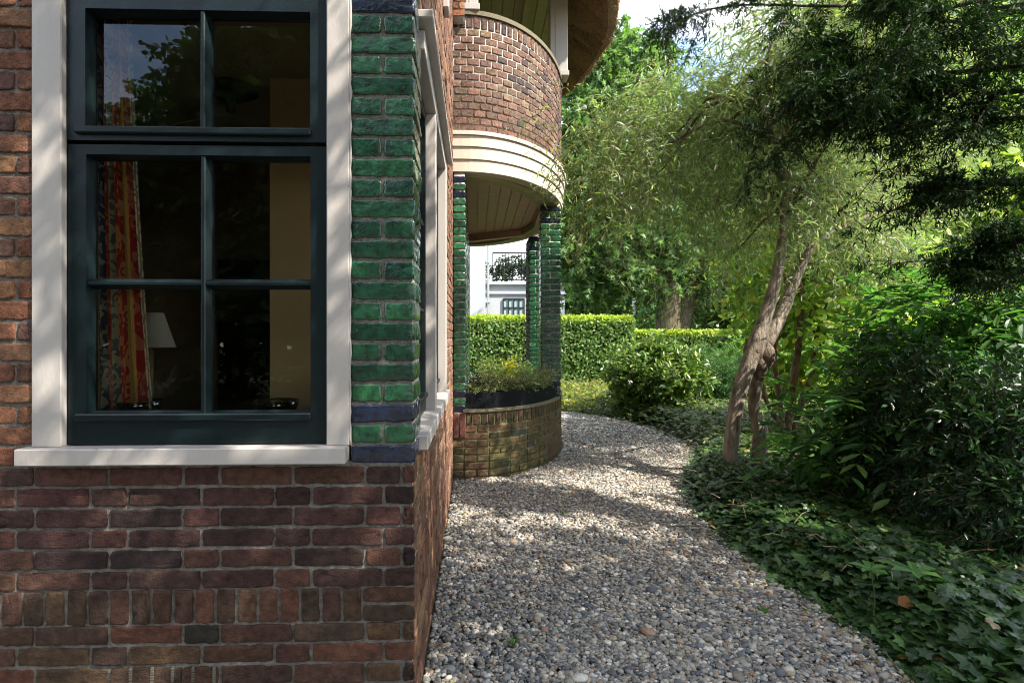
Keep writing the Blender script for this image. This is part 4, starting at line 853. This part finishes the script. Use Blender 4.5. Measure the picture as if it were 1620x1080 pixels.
ivy(17000, 1.6, 3.6, 4.0, .055, IV, IP); ivy(16000, 3.6, 6.0, 6.0, .056, IV, IP); ivy(1500, 1.6, 3.6, 4.0, .08, IV, IP)
ivy(12000, 5.4, 9.2, 7.0, .062, [(.07, .11, .03), (.10, .13, .035), (.04, .08, .025), (.16, .13, .05)], [.4, .3, .22, .08], .14)
al.build('ivy', M['leaf_gloss'], kind='stuff', label='dark green ivy carpeting the bed along the right of the gravel path', category='ivy')
al = Acc(); a = Acc(); m_ = 15000; x = rng.uniform(-.2, 9, m_); y = rng.uniform(8.9, 13.7, m_); k = ~inside_bow(x, y, .1) & ~((x < edge_x(y)) & (y < ymax-.1)); x, y = x[k], y[k]; m_ = len(x)
put_leaves(al, np.c_[x, y, .02+rng.random(m_)*.20], rng.normal(0, 1, (m_, 3)), np.c_[rng.normal(0, .5, (m_, 2)), np.ones(m_)], .07*rng.uniform(.6, 1.3, m_), 'blob', leafcol(m_, [(.20, .22, .04), (.13, .18, .04), (.28, .24, .06), (.09, .13, .03)])); al.build('ground_cover', M['leaf'], kind='stuff', label='yellow green low ground cover at the foot of the hedge', category='ground cover')
# dry twigs lying on the ivy
a = Acc(); m_ = 260; x, y = onbed(m_, 2.4, 6.5, 3.6); m_ = len(x); z = bedz(x, y)+.09; P0 = np.c_[x, y, z]; d = nrm(np.c_[rng.normal(0, 1, (m_, 2)), rng.normal(0, .2, m_)])*rng.uniform(.08, .25, (m_, 1)); strips(a, P0, P0+d*.5+np.array((0, 0, .02)), P0+d, .0022, (.32, .25, .16)); a.build('dry_twigs', M['bark'], kind='stuff', label='dry straw coloured twigs lying on the ivy', category='twigs')
# fallen dead leaves, each one a thing
for (px, py, lab) in ((1365, 815, 'curled brown dead leaf on the ivy under the arching shrub'), (1330, 880, 'tan dead leaf lying flat on the dark ivy'), (1600, 945, 'large orange brown dead leaf on the ivy at the right edge'), (1420, 985, 'small yellow brown dead leaf on the ivy')):
    g = G(px, py); al = Acc(); put_leaves(al, np.array([(g[0]*.93, g[1]*.93, .16)]), np.array([(1, .2, .15)]), np.array([(-.2, -.7, .7)]), .085, 'ovate', np.array([(.34, .15, .05)])); al.build('dead_leaf', M['leaf'], label=lab, category='leaf', group='fallen dead leaves')
for (px, py, n_, sz, lab) in ((1450, 960, 6, .10, 'small bright seedling with a whorl of leaves rising from the ivy'), (1380, 955, 5, .08, 'small seedling left of the brighter seedling in the ivy')):
    g = G(px, py)*.9; t = thing('seedling', lab, 'seedling', (g[0], g[1], 0), 'seedlings in the ivy'); a = Acc(); tube(a, [(g[0], g[1], 0), (g[0]+.01, g[1], .15), (g[0]-.01, g[1], .27)], [.003, .0025, .002], k=5, c=(.08, .12, .03)); a.build('stem', M['bark'], t)
    al = Acc(); an = np.arange(n_)*6.28/n_; put_leaves(al, np.tile((g[0]-.01, g[1], .27), (n_, 1)), np.c_[np.cos(an), np.sin(an), .15+0*an], np.tile((0, -.2, 1), (n_, 1)), sz, 'oblong', leafcol(n_, [(.10, .22, .05)])); al.build('foliage', M['leaf'], t)
for (px, py, lab) in ((812, 1028, 'tiny green weed sprouting from the gravel near the house corner'), (1208, 977, 'tiny green weed in the gravel near the ivy edge'), (893, 818, 'tiny green weed in the gravel at the sunny patch')):
    g = G(px, py); al = Acc(); an = rng.uniform(0, 6.28, 7); put_leaves(al, np.tile((g[0], g[1], .02), (7, 1)), np.c_[np.cos(an), np.sin(an), .9+0*an], rng.normal(0, 1, (7, 3)), .035, 'oblong', leafcol(7, [(.10, .22, .04)])); al.build('weed', M['leaf'], label=lab, category='weed', group='weeds in the gravel')

a = Acc(); m_ = 420; y = rng.uniform(1.8, 8, m_); side = rng.random(m_) < .4; x = np.where(side, XS+.02+np.abs(rng.normal(0, .07, m_)), edge_x(y)-np.abs(rng.normal(0, .22, m_))); k = ~inside_bow(x, y, .05); x, y = x[k], y[k]; m_ = len(x)
put_leaves(a, np.c_[x, y, np.full(m_, .026)], np.c_[rng.normal(0, 1, (m_, 2)), rng.normal(0, .15, m_)], np.c_[rng.normal(0, .3, (m_, 2)), np.ones(m_)], rng.uniform(.012, .035, m_), 'ovate', leafcol(m_, [(.22, .12, .05), (.30, .20, .09), (.12, .07, .04), (.28, .25, .08)]))
P0 = np.c_[x, y, np.full(m_, .028)][:200]; d = nrm(np.c_[rng.normal(0, 1, (200, 2)), rng.normal(0, .05, 200)])*rng.uniform(.03, .12, (200, 1)); strips(a, P0, P0+d*.5+np.array((0, 0, .006)), P0+d, .0012, (.36, .29, .18))
a.build('leaf_litter', M['bark'], kind='stuff', label='scraps of dead leaf and straw along the edges of the gravel', category='leaf litter')

# ------------------------------------------------------------ porch planters
def trough_ring(name, lab, u0, u1, z0, z1):
    a = Acc(); us = np.linspace(u0, u1, 40); n = 40; ww = [(z0, -.02), (z1, -.02), (z1, -.028), (z1-.02, -.028), (z1-.02, -.14), (z1, -.14), (z1, -.15), (z0, -.15)]; V = np.concatenate([cm(us, np.full(n, z), np.full(n, w_)) for z, w_ in ww]); j = np.arange(n-1)
    Q = np.concatenate([np.c_[b*n+j, b*n+j+1, ((b+1) % 8)*n+j+1, ((b+1) % 8)*n+j] for b in range(8)]); a.add(V, Q); return a.build(name, M['black_metal'], label=lab, category='planter')
trough_ring('planter_trough', 'curved black metal planter trough on the ledge of the low curved wall', .012, 2.0, .614, .750)
for x0, x1, lab in ((.0, .40, 'black planter box at the far side of the porch, behind the yellow flowers'), (.60, .74, 'narrow black planter box beside the far porch column')):
    a = Acc(); box(a, x0, x1, 7.55, 7.75, .614, .745, bev=.004); box(a, x0-.006, x1+.006, 7.544, 7.756, .746, .76, bev=.002); a.build('planter_trough', M['black_metal'], label=lab, category='planter')
s_, x_, y_, nx_, ny_ = TB
pl = [(.12, .07), (.32, .10), (.52, .08), (.72, .10), (.92, .11), (1.12, .08), (1.32, .08), (1.52, .14), (1.72, .12)]
names = ['purple flowering trailing plant at the left end of the curved trough', 'wispy plant second from the left in the curved trough', 'green leafy plant third from the left in the curved trough', 'plant with lilac flowers fourth from the left in the curved trough', 'bushy green plant in the middle of the curved trough', 'loose plant right of the middle of the curved trough', 'plant with pale stems before the far column', 'taller lilac flowered plant in front of the near porch column', 'lilac flowered plant at the right end of the curved trough']
for i, (u_, h_) in enumerate(pl):
    q = cm(np.array([u_]), np.array([.74]), np.array([-.085]))[0]; t = thing('potted_plant', names[i], 'plant', tuple(q), 'plants in the curved trough'); al = Acc(); a = Acc()
    foliage(al, a, [tuple(q+np.array((0, 0, h_*.5+.03)))], [.085], 42, .09, 7, .024, 'oblong', [(.24, .34, .10), (.17, .26, .07), (.33, .34, .15), (.26, .19, .15)], droop=-.25, out=.6, twr=.0011)
    tp = q+np.array((0, 0, h_+.05))+rng.normal(0, .055, (26, 3))
    if i in (0, 3, 6, 7, 8): m_ = 130; put_leaves(al, tp[rng.integers(0, 26, m_)]+rng.normal(0, .007, (m_, 3)), rng.normal(0, 1, (m_, 3)), rng.normal(0, 1, (m_, 3)), .011, 'blob', leafcol(m_, [(.42, .32, .48), (.5, .42, .5)]))
    strips(a, np.tile(q, (26, 1)), (q+tp)/2, tp, .0011, (.14, .16, .07)); a.build('stems', M['bark'], t); al.build('foliage', M['leaf'], t)
for (x, y, h_, c, lab) in ((.18, 7.4, .20, [(.14, .2, .04), (.2, .24, .06)], 'tall grassy plant in the far planter box'), (.46, 7.5, .18, [(.40, .36, .03), (.30, .32, .04)], 'yellow flowering plant at the far side of the porch'), (.64, 7.5, .16, [(.12, .2, .04)], 'green plant beside the far column')):
    t = thing('potted_plant', lab, 'plant', (x, y, .70), 'plants at the far side of the porch'); al = Acc(); a = Acc(); foliage(al, a, [(x, y, .72+h_*.35)], [h_*.5], 90, .12, 7, .035, 'oblong', c, droop=-.2, out=.6, twr=.0015)
    a.build('stems', M['bark'], t); al.build('foliage', M['leaf'], t)

# ------------------------------------------------------------ background buildings and street bits
t = thing('white_house', 'white rendered house with a black balcony railing seen through the porch', 'house', (0, 24, 0)); YW = 22
wX = lambda p, Y=YW: W(p, 500, Y)[0]; wZ = lambda q, Y=YW: W(800, q, Y)[1]
a = Acc(); box(a, -5, wX(768), YW, YW+5, 0, 7); box(a, wX(768), wX(900), YW+1.0, YW+5, 0, wZ(447)); a.build('wall', M['white_wall'], t)
a = Acc(); box(a, wX(768), wX(905), YW+.88, YW+5, wZ(447)+.002, wZ(442), bev=.01); box(a, wX(768), wX(902), YW+.93, YW+.998, wZ(462), wZ(459)); a.build('cornice', M['white_wall'], t)
a = Acc()
x0, x1 = wX(780), wX(900); z0, z1 = wZ(442)+.02, wZ(395)
box(a, x0, x1, YW+1.0, YW+1.04, z1, z1+.05); box(a, x0, x1, YW+1.0, YW+1.04, z0+.05, z0+.09)
x = x0
while x < x1: box(a, x, x+.03, YW+1.01, YW+1.03, z0+.09, z1); x += .13
for x in (x0, (x0+x1)/2): box(a, x, x+.05, YW+.99, YW+1.05, z0, z1+.05)
a.build('balcony_railing', M['black_metal'], t)
a = Acc(); x0, x1 = wX(796, YW+1), wX(829, YW+1); z0, z1 = wZ(499), wZ(470); yy = YW+.99
box(a, x0, x1, yy-.01, yy-.002, z0, z1, (.35, .45, .45)); 
for i in range(5): q = x0+(x1-x0)*i/4; box(a, q-.025, q+.025, yy-.05, yy-.012, z0, z1, (.01, .02, .02))
for z in (z0, (z0+z1)/2, z1): box(a, x0, x1, yy-.046, yy-.011, z-.025, z+.025, (.01, .02, .02))
a.build('window', M['plain'], t)
a = Acc(); xp = wX(773); tube(a, [(xp, YW+.85, 0), (xp, YW+.85, 6.8)], [.05, .05], k=10, n=1)
for z in (2.6, 4.2): box(a, xp-.07, xp+.07, YW+.78, YW+.98, z, z+.06)
a.build('drainpipe', M['zinc'], t)
bc = clumps((wX(815), YW+2.0, wZ(420)), (1.2, .4, .35), 10, .3)
shrub('balcony_shrub', 'dark potted shrub behind the black railing of the white house', 815, YW+2.0, [((( wX(815), YW+2., wZ(442)), (wX(815), YW+2., wZ(436)), (wX(815), YW+2, wZ(428))), (.03, .03, .02))], *bc, ntw=500, L_=.3, nleaf=7, size=.09, kind='blob', cols=[(.03, .05, .03), (.05, .08, .04)])
YH = 34; t = thing('far_house', 'distant house with dark tiled roof and pale walls glimpsed through the leaves', 'house', (W(1450, 500, YH)[0], YH, 0))
hX = lambda p: W(p, 450, YH)[0]; hZ = lambda q: W(1450, q, YH)[1]
a = Acc(); box(a, hX(1395), hX(1520), YH, YH+7, 0, hZ(470)); a.build('wall', M['white_wall'], t)
a = Acc(); V = [(hX(1385), YH-.4, hZ(472)), (hX(1530), YH-.4, hZ(472)), (hX(1500), YH+3.5, hZ(405)), (hX(1415), YH+3.5, hZ(405)), (hX(1385), YH+7.4, hZ(472)), (hX(1530), YH+7.4, hZ(472))]
a.add(V, [[0, 1, 2, 3]]); a.add(V, [[4, 5, 2, 3]]); a.add([V[0], V[3], V[4]], [[0, 1, 2]]); a.add([V[1], V[2], V[5]], [[0, 1, 2]]); a.build('roof', M['rooftile'], t)
for p in (1425, 1462, 1490):
    a = Acc(); box(a, hX(p), hX(p)+.9, YH-.03, YH-.002, hZ(500), hZ(478), (.08, .1, .13)); a.build('window', M['plain'], t)
a = Acc(); q = W(1003, 500, 24)[0]; tube(a, [(q, 24, 0), (q, 24, 2.9)], [.07, .07], k=10, n=1, c=(.75, .76, .78)); a.build('post', M['plain'], label='white post beyond the hedge, left of the forked trunk', category='post')
t = thing('street_sign', 'blue and orange sign board behind the small tree beyond the hedge', 'sign', (W(1030, 500, 25)[0], 25, 0)); q = W(1030, 500, 25)[0]
a = Acc(); tube(a, [(q, 25, 0), (q, 25, 2.4)], [.05, .05], k=8, n=1, c=(.4, .4, .42)); a.build('pole', M['plain'], t)
a = Acc(); box(a, q-.5, q+.6, 24.9, 24.94, 2.0, 2.26, (.65, .30, .05), bev=.01); box(a, q-.5, q+.6, 24.9, 24.94, 2.27, 2.6, (.02, .16, .35), bev=.01); a.build('sign_board', M['plain'], t)
t = thing('parked_car', 'grey parked car beyond the gap in the hedges', 'car', (W(985, 500, 26)[0], 26, 0)); cxx = W(975, 500, 26)[0]
prof = [(-2.1, .35), (-2.15, .75), (-1.9, .95), (-1.1, 1.05), (-.5, 1.5), (.9, 1.52), (1.6, 1.08), (2.1, .98), (2.2, .6), (2.15, .35)]
a = Acc(); n = len(prof); V = [(cxx+p, 26-.85, z) for p, z in prof]+[(cxx+p, 26+.85, z) for p, z in prof]; a.add(V, [[i, (i+1) % n, n+(i+1) % n, n+i] for i in range(n)], (.20, .20, .23)); a.add(V, [list(range(n))], (.20, .20, .23)); a.add(V, [list(range(n, 2*n))[::-1]], (.20, .20, .23)); a.build('body', M['plain'], t)
a = Acc(); a.add([(cxx-.95, 25.145, 1.08), (cxx+1.4, 25.145, 1.08), (cxx+.8, 25.145, 1.45), (cxx-.45, 25.145, 1.45)], [[0, 1, 2, 3]], (.02, .02, .03)); a.build('side_window', M['plain'], t)
for dx in (-1.35, 1.35):
    for dy in (-.8, .8): a = Acc(); tube(a, [(cxx+dx, 26+dy-.1, .32), (cxx+dx, 26+dy+.1, .32)], [.32, .32], k=20, n=1, c=(.02, .02, .02)); a.build('wheel', M['plain'], t)
